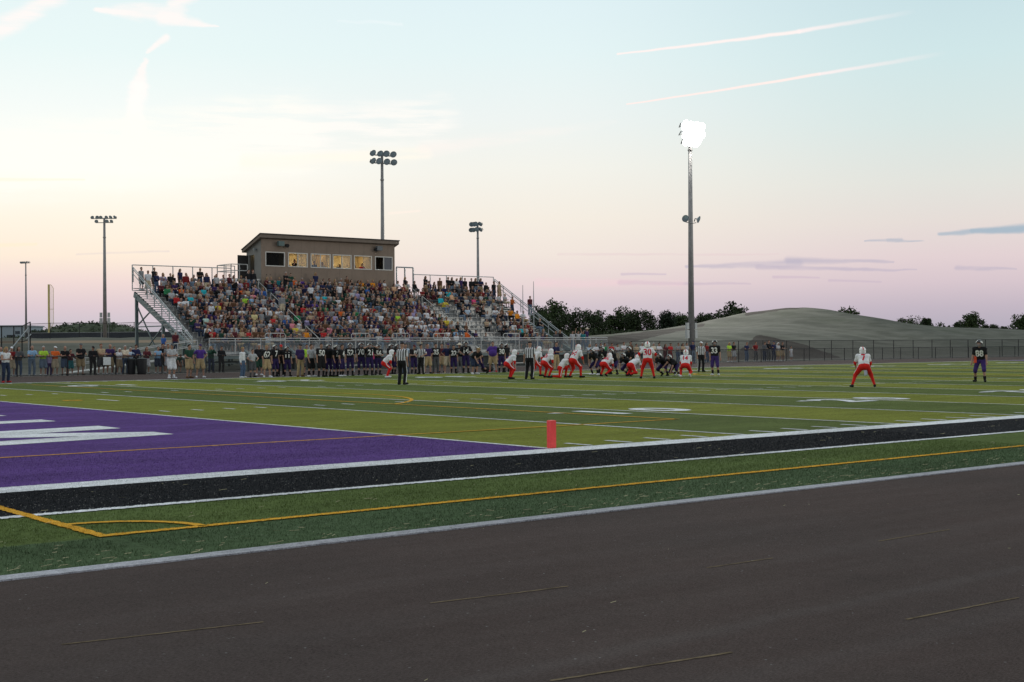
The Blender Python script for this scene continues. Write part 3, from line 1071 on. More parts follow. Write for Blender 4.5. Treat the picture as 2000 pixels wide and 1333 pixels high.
def flood_head(parent, loc, yaw, tilt, rad, lit):
    mb = MB()
    prof = [(0.10, 0.62), (0.22, 0.56), (0.40, 0.40), (0.72, 0.22), (1.0, 0.0)]
    n = 14
    V = [(rad*r*math.cos(2*math.pi*k/n), -rad*1.15*(0.55-d), rad*r*math.sin(2*math.pi*k/n)) for r, d in prof for k in range(n)]
    F = [(i*n+k, i*n+(k+1) % n, (i+1)*n+(k+1) % n, (i+1)*n+k) for i in range(len(prof)-1) for k in range(n)]
    mb.add(V, F+[tuple(range(n))])
    mb.tube([(0, 0.06*rad, 0), (0, .45*rad, 0), (0, .45*rad, -rad*0.9)], 0.05, 6)
    h = mb.build('floodlight', M_HEAD, parent, smooth=True)
    h.location = loc
    h.rotation_euler = (R(tilt), 0, yaw)
    lens = [(rad*.95*math.cos(2*math.pi*k/n), -rad*0.60, rad*.95*math.sin(2*math.pi*k/n)) for k in range(n)]
    MB().add(lens+[(0, -rad*0.68, 0)], [(k, (k+1) % n, n) for k in range(n)]).build('lens', M_LIT if lit else M_LENS, h)


def light_pole(base, H, label, rows, facing, spacing=0.68, rad=0.27, r0=0.3, lit=False, mid=None, group=None, spread=0.35, box=True):
    """rows: list of (height below the top, offsets of heads in spacings)."""
    p = tag(empty('light_pole', base, facing), label, 'light pole', group)
    MB().tube([(0, 0, -0.3), (0, 0, H*.5), (0, 0, H)], [r0, r0*.75, r0*.5], 12).build('pole', M_POLE, p, smooth=True)
    MB().tube([(0, 0, H-2.6), (0, 0, H-2.45)], r0*.72, 12).build('collar', M_POLE, p)
    if box:
        cb = MB()
        for sx in (-1, 1):
            cb.box(sx*(r0+.22)-.16, sx*(r0+.22)+.16, -.14, .14, 2.2, 3.0).box(sx*(r0+.22)-.14, sx*(r0+.22)+.14, -.12, .12, 3.08, 3.7)
            cb.tube([(sx*(r0+.2), 0, 0.05), (sx*(r0+.2), 0, 2.2)], 0.035, 6)
        cb.build('ballast_box', M_CAB, p)
    for dz, offs in rows:
        z = H-dz
        MB().bar((min(offs)*spacing-.1, 0, z), (max(offs)*spacing+.1, 0, z), 0.09).build('crossarm', M_POLE, p)
        for o in offs:
            flood_head(p, (o*spacing, -0.16, z+0.22), o*-spread*0.45+random.uniform(-.16, .16), random.uniform(24, 34), rad, lit)
    if mid:
        z = H-mid
        MB().tube([(-.75, -.02, z), (0, -r0*.7, z-.12), (.75, -.02, z)], 0.04, 6).build('crossarm', M_POLE, p)
        for o in (-0.85, 0.85):
            flood_head(p, (o, -0.02, z+0.38), o*0.5, 20, 0.36, False)
    return p


GP = 'floodlight poles'
lp = light_pole((81.4, 74.0, 0.0), 23.0, 'tall floodlight pole with blazing white lamps in front of the mound', [(0.35, (-1.6, -.55, .5, 1.55)), (1.15, (-1.55, -.5, .55, 1.55)), (1.9, (-1.3, -.3, .7))],
                -0.1, 0.74, 0.50, 0.33, True, 9.55, GP)


def lamp_spot(parent, H, target, watts, size=75):
    ld = bpy.data.lights.new('lamp_light', 'SPOT')
    ld.energy = watts
    ld.color = (1.0, 0.955, 0.86)
    ld.spot_size = R(size)
    ld.spot_blend = 0.6
    ld.shadow_soft_size = 0.9
    o = bpy.data.objects.new('lamp_light', ld)
    COL.objects.link(o)
    o.parent = parent
    src = Vector(parent.location)+Vector((0, 0, H))
    d = (Vector(target)-src).normalized()
    o.matrix_parent_inverse = Matrix.Translation(parent.location).inverted() @ Matrix.Identity(4)
    o.matrix_world = Matrix.Translation(src+d*1.2) @ d.to_track_quat('-Z', 'Y').to_matrix().to_4x4()
    return o


lp.rotation_euler.z = 0.0
lamp_spot(lp, 22.3, (36, 26, 0), 72000, 62)
lp2 = light_pole((81.4, -27.0, 0.0), 22.2, 'matching lit floodlight pole on the near side of the track', [(0.35, (-1.6, -.55, .5, 1.55)), (1.15, (-1.55, -.5, .55, 1.55)), (1.9, (-1.3, -.3, .7))],
                 0.0, 0.74, 0.50, 0.33, True, None, GP)
for ch in lp2.children:
    ch.matrix_parent_inverse = Matrix.Rotation(math.pi, 4, 'Z')
lamp_spot(lp2, 21.4, (36, 16, 0), 125000, 58)
b = atd(748, 600, 122)
light_pole((b[0], b[1], 1.8), 17.55, 'unlit floodlight pole rising behind the press box', [(0.3, (-1.5, -.5, .45, 1.4)), (1.02, (-1.5, -.65, .5, 1.5))], -0.15, 0.72, 0.32, 0.24, group=GP)
b = atd(934, 600, 232)
light_pole((b[0], b[1], 2.6), 20.2, 'distant unlit floodlight pole behind the right half of the stand', [(0.2, (-1.2, -.6, 0, .85)), (1.15, (-1.3, -.8, .1, .9))], -1.15, 0.92, 0.46, 0.33, group=GP, spread=0.8)
b = atd(205, 640, 172)
light_pole((b[0], b[1], 2.5), 15.9, 'unlit pole with two staggered rows of lamps left of the stand', [(0.1, (-2.1, -1.2, -.5, .5, 1.25, 2.0)), (0.62, (-1.35, .6, 1.4))], -YAW, 0.74, 0.24, 0.28, group=GP, spread=0.6)
b = atd(51, 640, 270)
light_pole((b[0], b[1], 2.6), 16.4, 'farthest unlit pole with one row of lamps near the left edge', [(0.1, (-2, -1.2, -.4, .4, 1.2, 2))], -YAW-0.5, 0.56, 0.26, 0.24, group=GP, spread=0.5)

# pylon on the goal line
pz = MB()
w2, hh = 0.052, 0.45
for z, k in ((0.012, 0.93), (0.03, 1.0), (0.085, 1.0), (0.10, 0.95), (0.115, 1.0), (hh-.012, 1.0), (hh, 0.86)):
    pz.v += [(sx*w2*k, sy*w2*k, z) for sx, sy in ((-1, -1), (1, -1), (1, 1), (-1, 1))]
for i in range(6):
    pz.f += [(4*i+k, 4*i+(k+1) % 4, 4*i+4+(k+1) % 4, 4*i+4+k) for k in range(4)]
pz.f += [(3, 2, 1, 0), (24, 25, 26, 27)]
py = pz.build('pylon', plain('pylon_vinyl', (0.95, 0.078, 0.070), 0.45, 0, 0.06, 20, 0.4), loc=(0.05, 0.06, 0.0))
tag(py, 'orange-red foam pylon on the corner of the goal line', 'pylon')

# ---------------------------------------------------------------- grandstand
SX0, SX1 = 27.5, 62.2
FY0, RY0, RD, NR = 69.0, 70.45, 0.675, 15
WZ = 1.12
Z0, DZ = 1.30, 0.334
AIS = [(27.5, 28.75), (37.35, 38.3), (51.85, 52.85), (60.95, 62.2)]
row_y = lambda i: RY0+RD*i
row_z = lambda i: Z0+DZ*i
TOPY = RY0+RD*NR
st = tag(empty('grandstand', ((SX0+SX1)/2, (FY0+TOPY)/2, 0)), 'aluminium grandstand with rows of benches, aisles and railings, packed with people', 'grandstand')
SO = np.array(st.location)


def sb(mb, name, mat, parent=None, smooth=False):
    o = mb.build(name, mat, parent or st, smooth)
    if parent is None:
        o.matrix_parent_inverse = Matrix.Translation(-Vector(SO))
    return o


sb(MB().box(SX0, SX1+3.4, FY0, RY0, WZ-.08, WZ), 'walkway', M_ALU)
secs = [(AIS[i][1], AIS[i+1][0]) for i in range(3)]
for i in range(NR):
    y, z = row_y(i), row_z(i)
    sb(MB().box(SX0, SX1, y, y+RD, z-.05, z), 'tread', M_ALU)
    sb(MB().box(AIS[0][1], AIS[3][0], y-.012, y, z-DZ+.0 if i else WZ, z-.004), 'riser', M_ALU)
    s = MB()
    for a, b in secs:
        s.box(a+.03, b-.03, y+.37, y+.62, z+.39, z+.43)
        for x in np.arange(a+.4, b, 1.83):
            s.box(x-.03, x+.03, y+.42, y+.57, z, z+.39)
    sb(s, 'bench', M_ALU)
for a, b in AIS:
    ss = MB()
    for i in range(NR):
        y, z = row_y(i), row_z(i)
        ss.box(a+.05, b-.05, y+RD-.34, y+RD-.003, z+(.11 if a in (27.5, 60.95) else 0), z+.165)
    sb(ss, 'aisle_steps', M_ALU)

# steel frame below
fr = MB()
for x in (SX0+.12, *np.arange(SX0+3.9, SX1-1, 3.78), SX1-.12):
    end = x < SX0+1 or x > SX1-1
    fr.bar((x, FY0+.2, WZ-.3), (x, TOPY-.1, row_z(NR-1)-.30), 0.14, 0.42)
    for y in (70.0, 75.4, 80.1):
        zt = np.interp(y, [FY0, TOPY], [WZ-.3, row_z(NR-1)-.3])
        fr.bar((x, y, -0.1), (x, y, zt), 0.2)
    if True:
        za, zb = np.interp([75.4, 80.1], [FY0, TOPY], [WZ-.3, row_z(NR-1)-.3])
        fr.bar((x, 75.4, za-.3), (x, 80.1, 0.6), 0.08).bar((x, 80.1, zb-.6), (x, 75.4, 0.3), 0.08).bar((x, 75.4, za-.3), (x, 80.1, za-.3), 0.08)
        fr.bar((x, 77.7, np.interp(77.7, [FY0, TOPY], [WZ-.3, row_z(NR-1)-.3])-.2), (x, 80.1, za-.25), 0.08)
for y in (70.0, 75.4, 80.1):
    fr.bar((SX0, y, 0.5), (SX1, y, 0.5), 0.08)
fr.bar((SX0, FY0+.1, WZ-.2), (SX1+3.4, FY0+.1, WZ-.2), 0.1, 0.2)
for x in np.arange(SX0+.3, SX1+3.4, 3.78):
    fr.bar((x, FY0+.1, -.1), (x, FY0+.1, WZ-.3), 0.1).bar((x, FY0+.1, 0.1), (x+.9, FY0+.1, WZ-.3), 0.06)
sb(fr, 'steel_frame', M_STEELDK)
# dark panel added to stand in for the shade below the walkway
sb(MB().box(SX0+6, SX1+2, 69.9, 69.95, 0.0, WZ-.1), 'shade_panel', plain('shade_green', (0.085, 0.105, 0.095), 0.7, 0, 0.3, 0.6))


def rail_run(mb, ms, p, q, h, posts, r=0.032, second=None):
    p, q = np.array(p, float), np.array(q, float)
    up = np.array((0, 0, h))
    mb.tube([p+up, q+up], r, 7)
    if second:
        mb.tube([p+up-(0, 0, second), q+up-(0, 0, second)], r, 7)
    for t in np.linspace(0, 1, posts):
        a = p+(q-p)*t
        mb.tube([a, a+up], r*1.15, 7)
    ms.quad(p+(0, 0, .04), q+(0, 0, .04), q+up-(0, 0, second or .03), p+up-(0, 0, second or .03))


# front guard rail
g, gm = MB(), MB()
rail_run(g, gm, (SX0+.6, FY0, WZ), (SX1+3.4, FY0, WZ), 1.12, 20, 0.035, 0.17)
rail_run(g, gm, (SX1+3.4, FY0, WZ), (SX1+3.4, RY0, WZ), 1.12, 2, 0.035, 0.17)
go = sb(g, 'front_guard_rail', M_ALU)
sb(gm, 'front_guard_mesh', M_LINKGAL, None)
# hoops that guard the front row
for a, b in ((33.1, 34.75), (40.4, 42.05), (44.1, 45.7), (48.0, 49.5), (55.1, 56.8)):
    h = MB()
    yy, zt, zb = 70.28, 2.62, 2.15
    c = 0.12
    h.tube([(a+c, yy, zb), (a, yy, zb+c), (a, yy, zt-c), (a+c, yy, zt), (b-c, yy, zt), (b, yy, zt-c), (b, yy, zb+c), (b-c, yy, zb), (a+c, yy, zb)], 0.03, 7)
    for x in (a+.4, b-.4):
        h.tube([(x, yy, WZ), (x, yy, zt)], 0.03, 7)
    sb(h, 'row_guard', M_ALU)
# sloping end guards
for x, nm in ((SX0, 0), (SX1, 1)):
    g, gm = MB(), MB()
    p = (x, RY0-.1, row_z(0)-.12)
    q = (x, TOPY-.15, row_z(NR-1)+.62)
    rail_run(g, gm, p, q, 1.12, 9, 0.035, 0.16)
    a, b = np.array(p), np.array(q)
    g.tube([a+(0.0, 0, .62), b+(0, 0, .62)], 0.03, 7)
    sb(g, 'end_guard_rail', M_GALV)
    sb(gm, 'end_guard_mesh', wire('end_chain_link', (0.2, 0.24, 0.26), 0.10))
# back guard rail
for a, b, n in ((SX0, 35.7, 6), (53.3, SX1, 6)):
    g, gm = MB(), MB()
    rail_run(g, gm, (a, TOPY+.02, row_z(NR-1)), (b, TOPY+.02, row_z(NR-1)), 1.93, n, 0.035)
    sb(g, 'back_guard_rail', M_GALV)
    sb(gm, 'back_guard_mesh', wire('faint_chain_link', (0.3, 0.3, 0.3), 0.06))
# aisle handrails
for xa in (37.8, 52.35):
    for i0, i1 in ((0, 3), (4, 7), (8, 11), (12, 14)):
        h = MB()
        ya, yb = row_y(i0)+.1, row_y(i1)+.1
        za, zb = row_z(i0), row_z(i1)
        h.tube([(xa, ya, za), (xa, ya, za+.80), (xa, ya+.12, za+.95), (xa, yb, zb+.92), (xa, yb, zb)], 0.03, 7)
        h.tube([(xa, ya, za+.42), (xa, yb, zb+.42)], 0.026, 7)
        sb(h, 'aisle_handrail', M_ALU)
# entrance ramp on the left
rp = MB()
rp.add([(18.6, 69.4, 0.0), (27.5, 69.4, WZ-.08), (27.5, 70.9, WZ-.08), (18.6, 70.9, 0.0), (18.6, 69.4, .05), (27.5, 69.4, WZ), (27.5, 70.9, WZ), (18.6, 70.9, .05)],
       [(3, 2, 1, 0), (4, 5, 6, 7), (0, 1, 5, 4), (1, 2, 6, 5), (2, 3, 7, 6), (3, 0, 4, 7)])
sb(rp, 'ramp', M_ALU)
for y in (69.4, 70.9):
    rr = MB()
    rr.tube([(18.6, y, .85), (27.4, y, WZ+1.0)], 0.032, 7).tube([(18.6, y, .5), (27.4, y, WZ+.6)], 0.028, 7)
    for t in np.linspace(0, 1, 7):
        x = 18.6+8.8*t
        rr.tube([(x, y, WZ*t), (x, y, .85+(WZ+.15)*t)], 0.032, 7)
    sb(rr, 'ramp_rail', M_ALU)
# landing beside the press box
pl = MB()
pl.box(35.7, 38.3, TOPY+.05, TOPY+2.6, 7.0, 7.12)
sb(pl, 'landing', M_ALU)
g, gm = MB(), MB()
for p, q in (((35.75, TOPY+.1, 7.1), (35.75, TOPY+2.5, 7.1)), ((35.75, TOPY+2.5, 7.1), (37.3, TOPY+2.5, 7.1)), ((35.75, TOPY+.1, 7.1), (37.2, TOPY+.1, 7.1))):
    rail_run(g, gm, p, q, 1.15, 3, 0.035, 0.5)
sb(g, 'landing_rail', M_ALU)
g, gm = MB(), MB()
rail_run(g, gm, (51.55, TOPY+.1, 6.3), (53.3, TOPY+.1, 6.3), 2.2, 3, 0.06)
sb(g, 'landing_rail', M_GALV)
lgs = MB()
for x in (35.8, 38.2):
    for y in (TOPY+.2, TOPY+2.4):
        lgs.bar((x, y, 0), (x, y, 7.0), 0.14)
sb(lgs, 'landing_leg', M_STEELDK)

# slender poles right of the stand
for u, vt, y, w_ in ((1021, 557, 72.2, 'shorter'), (1042, 550, 71.0, 'taller')):
    t = aty(u, vt, y)
    tag(MB().tube([(t[0], t[1], 0), (t[0], t[1], t[2]*.7), (t[0], t[1], t[2])], [0.06, 0.04, 0.02], 8).build('slender_pole', M_GALV),
        '%s of two thin bare poles standing up through the right end rail of the stand' % w_, 'pole', 'thin bare poles')

# ---------------------------------------------------------------- press box
BX0, BX1, BY0, BY1 = 38.5, 51.4, 80.72, 83.3
ZF, ZR = 10.45, 9.55
M_SID = plain('tan_siding', (0.25, 0.19, 0.148), 0.75, 0, 0.06, 1.2)
M_SIDG = plain('grey_siding', (0.21, 0.205, 0.19), 0.75, 0, 0.06, 1.2)
M_TRIM = plain('trim_brown', (0.19, 0.15, 0.12), 0.7, 0, 0.08, 2)
M_SHING = plain('roof_sheet', (0.055, 0.05, 0.048), 0.8)
M_WFR = plain('white_frame', (0.62, 0.60, 0.56), 0.5, 0, 0.05)
M_INT = plain('interior_wall', (0.62, 0.50, 0.30), 0.8, 0, 0.06, 1.5)
M_DKIN = plain('interior_dark', (0.05, 0.045, 0.04), 0.8, 0, 0.1, 1.5)
bx = tag(empty('press_box', ((BX0+BX1)/2, (BY0+BY1)/2, 5.4)), 'tan press box with six windows and a sloping roof on top of the grandstand', 'press box')
BO = Vector(bx.location)


def bb(mb, name, mat, parent=None, smooth=False):
    o = mb.build(name, mat, parent or bx, smooth)
    if parent is None:
        o.matrix_parent_inverse = Matrix.Translation(-BO)
    return o


WIN = [(38.82, 40.62), (40.90, 42.75), (43.02, 44.95), (45.14, 46.99), (47.25, 49.05), (49.36, 51.16)]
WZ0, WZ1 = 8.18, 9.37
fw_ = MB().box(BX0, BX1, BY0, BY0+.12, 5.4, WZ0).box(BX0, BX1, BY0, BY0+.12, WZ1, ZF)
xs_ = [BX0]+[q for w in WIN for q in w]+[BX1]
for k in range(0, len(xs_), 2):
    fw_.box(xs_[k], xs_[k+1], BY0, BY0+.12, WZ0, WZ1)
wall_f = bb(fw_, 'front_wall', M_SID)
seam = MB()
for x in np.arange(BX0+1.22, BX1-.3, 1.22):
    for z0, z1 in ((5.4, WZ0-.06), (WZ1+.06, ZF)):
        seam.box(x-.012, x+.012, BY0-.004, BY0, z0, z1)
bb(seam, 'siding_seam', M_TRIM)
DY0, DY1, DZ1 = 81.95, 82.85, 9.15


def side(x0, x1, door):
    m = MB()

    def slab(ya, yb, za, zb_a, zb_b):
        m.add([(x, y, z) for x in (x0, x1) for y, z in ((ya, za), (yb, za), (yb, zb_b), (ya, zb_a))],
              [(0, 1, 2, 3), (7, 6, 5, 4), (0, 4, 5, 1), (1, 5, 6, 2), (2, 6, 7, 3), (3, 7, 4, 0)])
    zt = lambda y: np.interp(y, [BY0, BY1], [ZF, ZR])
    if door:
        slab(BY0+.12, DY0, 5.4, zt(BY0+.12), zt(DY0))
        slab(DY1, BY1, 5.4, zt(DY1), zt(BY1))
        slab(DY0, DY1, DZ1, zt(DY0), zt(DY1))
        slab(DY0, DY1, 5.4, 7.1, 7.1)
    else:
        slab(BY0+.12, BY1, 5.4, zt(BY0+.12), zt(BY1))
    return m


bb(side(BX0, BX0+.12, True), 'side_wall', M_SIDG)
bb(side(BX1-.12, BX1, False), 'side_wall', M_SIDG)
bb(MB().box(BX0+.12, BX1-.12, BY1-.12, BY1, 5.4, ZR), 'back_wall', M_SIDG)
bb(MB().box(BX0+.12, BX1-.12, BY0+.12, BY1-.12, 7.0, 7.1), 'interior_floor', M_DKIN)
bb(MB().box(40.76, 49.20, BY1-.16, BY1-.125, 7.1, ZR-.03), 'interior_wall', M_INT)
bb(MB().box(40.72, 40.80, BY0+.12, BY1-.125, 7.1, ZR-.02), 'partition', M_INT)
bb(MB().box(49.16, 49.24, BY0+.12, BY1-.125, 7.1, ZR-.02), 'partition', M_INT)
bb(MB().box(44.95, 45.02, BY0+.6, BY1-.125, 7.1, ZR-.05), 'partition', plain('interior_tan', (0.55, 0.40, 0.2), .8))
bb(MB().box(40.82, 49.14, BY0+.13, BY0+.6, 7.85, 7.9), 'counter', M_DKIN)
cl_ = MB()
for x in (42.0, 44.0, 46.2, 48.0):
    cl_.box(x-.6, x+.6, BY1-1.3, BY1-1.1, ZR-.08, ZR-.03)
bb(cl_, 'ceiling_lamp', emit('room_lamp', (1.0, 0.80, 0.45), 16.0))
bb(MB().box(39.2, 39.5, BY1-.5, BY1-.3, ZR-.2, ZR-.1), 'ceiling_lamp', emit('room_lamp_dim', (1.0, 0.78, 0.4), 5.0))
bb(MB().box(BX0+.13, 40.71, BY0+1.2, BY0+1.26, 7.1, 9.5), 'partition', M_DKIN)
rf = MB()
ov = 0.28
V = []
for x in (BX0-ov, BX1+ov):
    for y, z in ((BY0-ov, ZF+.02), (BY1+ov, ZR-.14), (BY1+ov, ZR+.06), (BY0-ov, ZF+.30)):
        V.append((x, y, z))
rf.add(V, [(0, 1, 2, 3), (7, 6, 5, 4), (0, 4, 5, 1), (1, 5, 6, 2), (2, 6, 7, 3), (3, 7, 4, 0)])
roof = bb(rf, 'roof', M_TRIM)
V = [(x, y, z+dz) for x in (BX0-ov-.05, BX1+ov+.05) for y, z in ((BY0-ov-.06, ZF+.305), (BY1+ov+.05, ZR+.065)) for dz in (0, .07)]
bb(MB().add(V, [(0, 2, 6, 4), (1, 5, 7, 3), (0, 1, 3, 2), (4, 6, 7, 5), (0, 4, 5, 1), (2, 3, 7, 6)]), 'roof_edge', M_SHING)
M_PANE = wire('window_pane', (0.30, 0.36, 0.42), 0.20, 0.08)
M_PANED = wire('tinted_pane', (0.075, 0.085, 0.10), 0.90, 0.10)
for k, (a, b) in enumerate(WIN):
    f = MB()
    e = 0.075
    yf0, yf1 = BY0-.03, BY0+.09
    f.box(a, a+e, yf0, yf1, WZ0, WZ1).box(b-e, b, yf0, yf1, WZ0, WZ1).box(a+e, b-e, yf0, yf1, WZ0, WZ0+e).box(a+e, b-e, yf0, yf1, WZ1-e, WZ1)
    mx = (a+b)/2
    if k not in (0, 4):
        f.box(mx-.03, mx+.03, yf0+.01, yf1-.01, WZ0+e, WZ1-e)
    wo = bb(f, 'window', M_WFR)
    pn = MB()
    if k == 0:
        pn.box(a+e, b-e, BY0+.05, BY0+.056, WZ0+e, WZ1-e)
    elif k == 5:
        pn.box(mx+.03, b-e, BY0+.04, BY0+.046, WZ0+e, WZ1-e)
    else:
        pn.box(mx+.03 if k != 2 else a+e, b-e, BY0+.05, BY0+.056, WZ0+e, WZ1-e)
    po = pn.build('pane', wire('dark_room_pane', (0.02, 0.02, 0.02), 0.45, 0.5, 0.02) if k == 0 else M_PANED if k == 5 else M_PANE, wo)  # first window: near-black pane painted in for the darkness of the room
dl = MB().box(BX0-1.02, BX0-.06, DY1+.02, DY1+.07, 7.1, DZ1)
door = bb(dl, 'door', plain('dark_bronze_door', (0.035, 0.032, 0.03), 0.5))
MB().box(BX0-.9, BX0-.8, DY1-.05, DY1+.02, 8.05, 8.12).build('handle', M_GALV, door)
for x, nm in ((40.1, 0), (49.62, 1)):
    s_ = MB()
    zc = 10.03
    s_.box(x-.26, x+.26, BY0-.42, BY0-.12, zc-.18, zc+.2).box(x-.05, x+.05, BY0-.12, BY0, zc-.05, zc+.05)
    so = bb(s_, 'loudspeaker', plain('speaker_green', (0.12, 0.17, 0.165), 0.6) if nm == 0 else plain('speaker_grey', (0.15, 0.16, 0.17), 0.6))
    s_ = MB()
    xx = x+.62 if nm == 0 else x-.30
    s_.tube([(xx, BY0, zc-.06), (xx, BY0-.28, zc-.14)], [0.08, 0.17], 10)
    bb(s_, 'wall_lamp', M_BLACKSTEEL)
bb(MB().tube([(BX0, 81.6, 9.62), (BX0-.25, 81.6, 9.55)], [0.07, 0.14], 10), 'wall_lamp', M_GALV)

# ---------------------------------------------------------------- small things along the far track
def waste_bin(u, v, H, W_, label):
    p = gnd(u, v)
    o = tag(empty('waste_bin', (p[0], p[1], 0)), label, 'bin', 'black bins by the ramp')
    MB().tube([(0, 0, 0), (0, 0, .05), (0, 0, H*.5), (0, 0, H-.06), (0, 0, H)], [W_*.40, W_*.43, W_*.48, W_*.5, W_*.5], 16).build('body', M_BLACKSTEEL, o, True)
    MB().tube([(0, 0, H), (0, 0, H+.03), (0, 0, H+.09)], [W_*.53, W_*.53, W_*.3], 16).build('lid', plain('bin_lid', (0.03, 0.035, 0.035), 0.4), o, True)


waste_bin(257, 731.5, 0.9, 0.52, 'black bin behind the fence below the ramp rails, the left one')
waste_bin(277, 731.5, 0.92, 0.62, 'wider black bin behind the fence, just left of the woman in white shorts')
sp = aty(209, 705, FY-.06)
sg = tag(empty('notice_board', (sp[0], sp[1], sp[2])), 'blank pale notice hung on the low fence between two men', 'sign')
MB().box(-.24, .24, -.012, .0, -.26, .22).build('panel', plain('notice_white', (0.62, 0.66, 0.66), 0.6), sg)
MB().tube([(-.2, .0, .22), (-.2, .03, .40)], .006, 5).tube([(.2, .0, .22), (.2, .03, .40)], .006, 5).build('hanger', M_BLACKSTEEL, sg)


def team_bench(x, y, label):
    o = tag(empty('team_bench', (x, y, 0)), label, 'bench', 'team benches')
    MB().box(-2.2, 2.2, -.14, .14, .42, .46).build('seat', M_ALU, o)
    for q in (-1.7, 0, 1.7):
        MB().box(q-.03, q+.03, -.12, .12, 0, .42).build('leg', M_GALV, o)


team_bench(*gnd(1005, 722)[:2], 'silver team bench behind the red player who stands nearest the striped official')
team_bench(*gnd(690, 727)[:2], 'silver team bench behind the players numbered 52 and 70')
q = gnd(952, 727)
kb = MB()
kb.tube([(-.4, 0, .17), (-.3, 0, .2), (.3, 0, .2), (.4, 0, .17)], [.12, .19, .19, .12], 12)
bg = tag(kb.build('kit_bag', plain('bag_black', (0.02, 0.02, 0.022), 0.7), None, True, (q[0], q[1], 0)), 'black kit bag on the ground left of the big coach in purple', 'bag')
MB().tube([(-.2, -.15, .28), (-.1, -.2, .42), (.1, -.2, .42), (.2, -.15, .28)], .018, 6).build('strap', plain('bag_black', (0.02, 0.02, 0.022), 0.7), bg)


# ---------------------------------------------------------------- people: bodies grown as one skin over a posed skeleton
def nets(F, o, h):
    """Closed quad mesh of the zero level of a distance grid (surface nets)."""
    n = F.shape
    acc = np.zeros((n[0]-1, n[1]-1, n[2]-1, 3), np.float32)
    cnt = np.zeros(acc.shape[:3], np.float32)
    for ax in range(3):
        oth = [i for i in range(3) if i != ax]
        for a in (0, 1):
            for b in (0, 1):
                of = [0, 0, 0]
                of[oth[0]], of[oth[1]] = a, b
                s0 = tuple(slice(of[i], n[i]-1+of[i]) for i in range(3))
                of[ax] = 1
                s1 = tuple(slice(of[i], n[i]-1+of[i]) for i in range(3))
                f0, f1 = F[s0], F[s1]
                m = (f0 < 0) != (f1 < 0)
                t = np.where(m, f0/np.where(m, f0-f1, 1), 0)
                cnt += m
                acc[..., ax] += t*m
                if a:
                    acc[..., oth[0]] += m
                if b:
                    acc[..., oth[1]] += m
    on = cnt > 0
    idx = np.full(cnt.shape, -1, np.int64)
    idx[on] = np.arange(on.sum())
    P = np.argwhere(on)+acc[on]/cnt[on][:, None]
    V = P*h+o
    Q = []
    for ax in range(3):
        oth = [i for i in range(3) if i != ax]
        sl = [slice(1, n[i]-1) for i in range(3)]
        sl[ax] = slice(0, n[ax]-1)
        up = list(sl)
        up[ax] = slice(1, n[ax])
        f0, f1 = F[tuple(sl)], F[tuple(up)]
        e = np.argwhere((f0 < 0) != (f1 < 0))
        if not len(e):
            continue
        flip = f0[tuple(e.T)] < 0
        off = np.array([0, 0, 0])
        off[oth[0]] = off[oth[1]] = 1
        c = e+off
        d0, d1 = np.zeros(3, int), np.zeros(3, int)
        d0[oth[0]], d1[oth[1]] = 1, 1
        q = np.stack([idx[tuple((c-d0-d1).T)], idx[tuple((c-d1).T)], idx[tuple(c.T)], idx[tuple((c-d0).T)]], 1)
        if ax == 1:
            q = q[:, ::-1]
        q[~flip] = q[~flip][:, ::-1]
        Q.append(q)
    return V, np.concatenate(Q)


def grow(prims, h, cut=None):
    """prims: ('c', a, b, ra, rb, k) tapered limb or ('e', centre, radii, Rot, k) ellipsoid."""
    lo, hi = np.full(3, 9.0), np.full(3, -9.0)
    for p in prims:
        if p[0] == 'c':
            r = max(p[3], p[4])
            lo = np.minimum(lo, np.minimum(p[1], p[2])-r)
            hi = np.maximum(hi, np.maximum(p[1], p[2])+r)
        else:
            lo = np.minimum(lo, np.array(p[1])-max(p[2]))
            hi = np.maximum(hi, np.array(p[1])+max(p[2]))
    lo, hi = lo-3*h, hi+3*h
    n = np.ceil((hi-lo)/h).astype(int)+1
    F = np.full(n, 0.3, np.float32)
    ax = [lo[i]+h*np.arange(n[i]) for i in range(3)]
    for p in prims:
        k = p[5] if p[0] == 'c' else p[4]
        if p[0] == 'c':
            m = max(p[3], p[4])+k+2*h+0.02
            a0, b0 = np.minimum(p[1], p[2])-m, np.maximum(p[1], p[2])+m
        else:
            m = max(p[2])+k+2*h+0.02
            a0, b0 = np.array(p[1])-m, np.array(p[1])+m
        i0 = np.clip(((a0-lo)/h).astype(int), 0, n-1)
        i1 = np.clip(((b0-lo)/h).astype(int)+2, 1, n)
        s = tuple(slice(i0[i], i1[i]) for i in range(3))
        G = np.stack(np.meshgrid(ax[0][s[0]], ax[1][s[1]], ax[2][s[2]], indexing='ij'), -1)
        if p[0] == 'c':
            a, b = np.array(p[1]), np.array(p[2])
            ba = b-a
            pa = G-a
            t = np.clip((pa@ba)/max(1e-9, ba@ba), 0, 1)
            d = np.linalg.norm(pa-t[..., None]*ba, axis=-1)-(p[3]+(p[4]-p[3])*t)
        else:
            q = (G-np.array(p[1]))@np.array(p[3])
            r = np.array(p[2])
            k0 = np.linalg.norm(q/r, axis=-1)
            k1 = np.linalg.norm(q/(r*r), axis=-1)+1e-9
            d = k0*(k0-1)/k1
        f = F[s]
        hh = np.clip(0.5+0.5*(f-d)/k, 0, 1)
        F[s] = f*(1-hh)+d*hh-k*hh*(1-hh)
    if cut is not None:
        G = np.stack(np.meshgrid(*ax, indexing='ij'), -1)
        F = np.maximum(F, cut(G).astype(np.float32))
    F[0], F[-1] = .3, .3
    F[:, 0], F[:, -1] = .3, .3
    F[:, :, 0], F[:, :, -1] = .3, .3
    return nets(F, lo, h)


def unit(v):
    v = np.array(v, float)
    return v/np.linalg.norm(v)


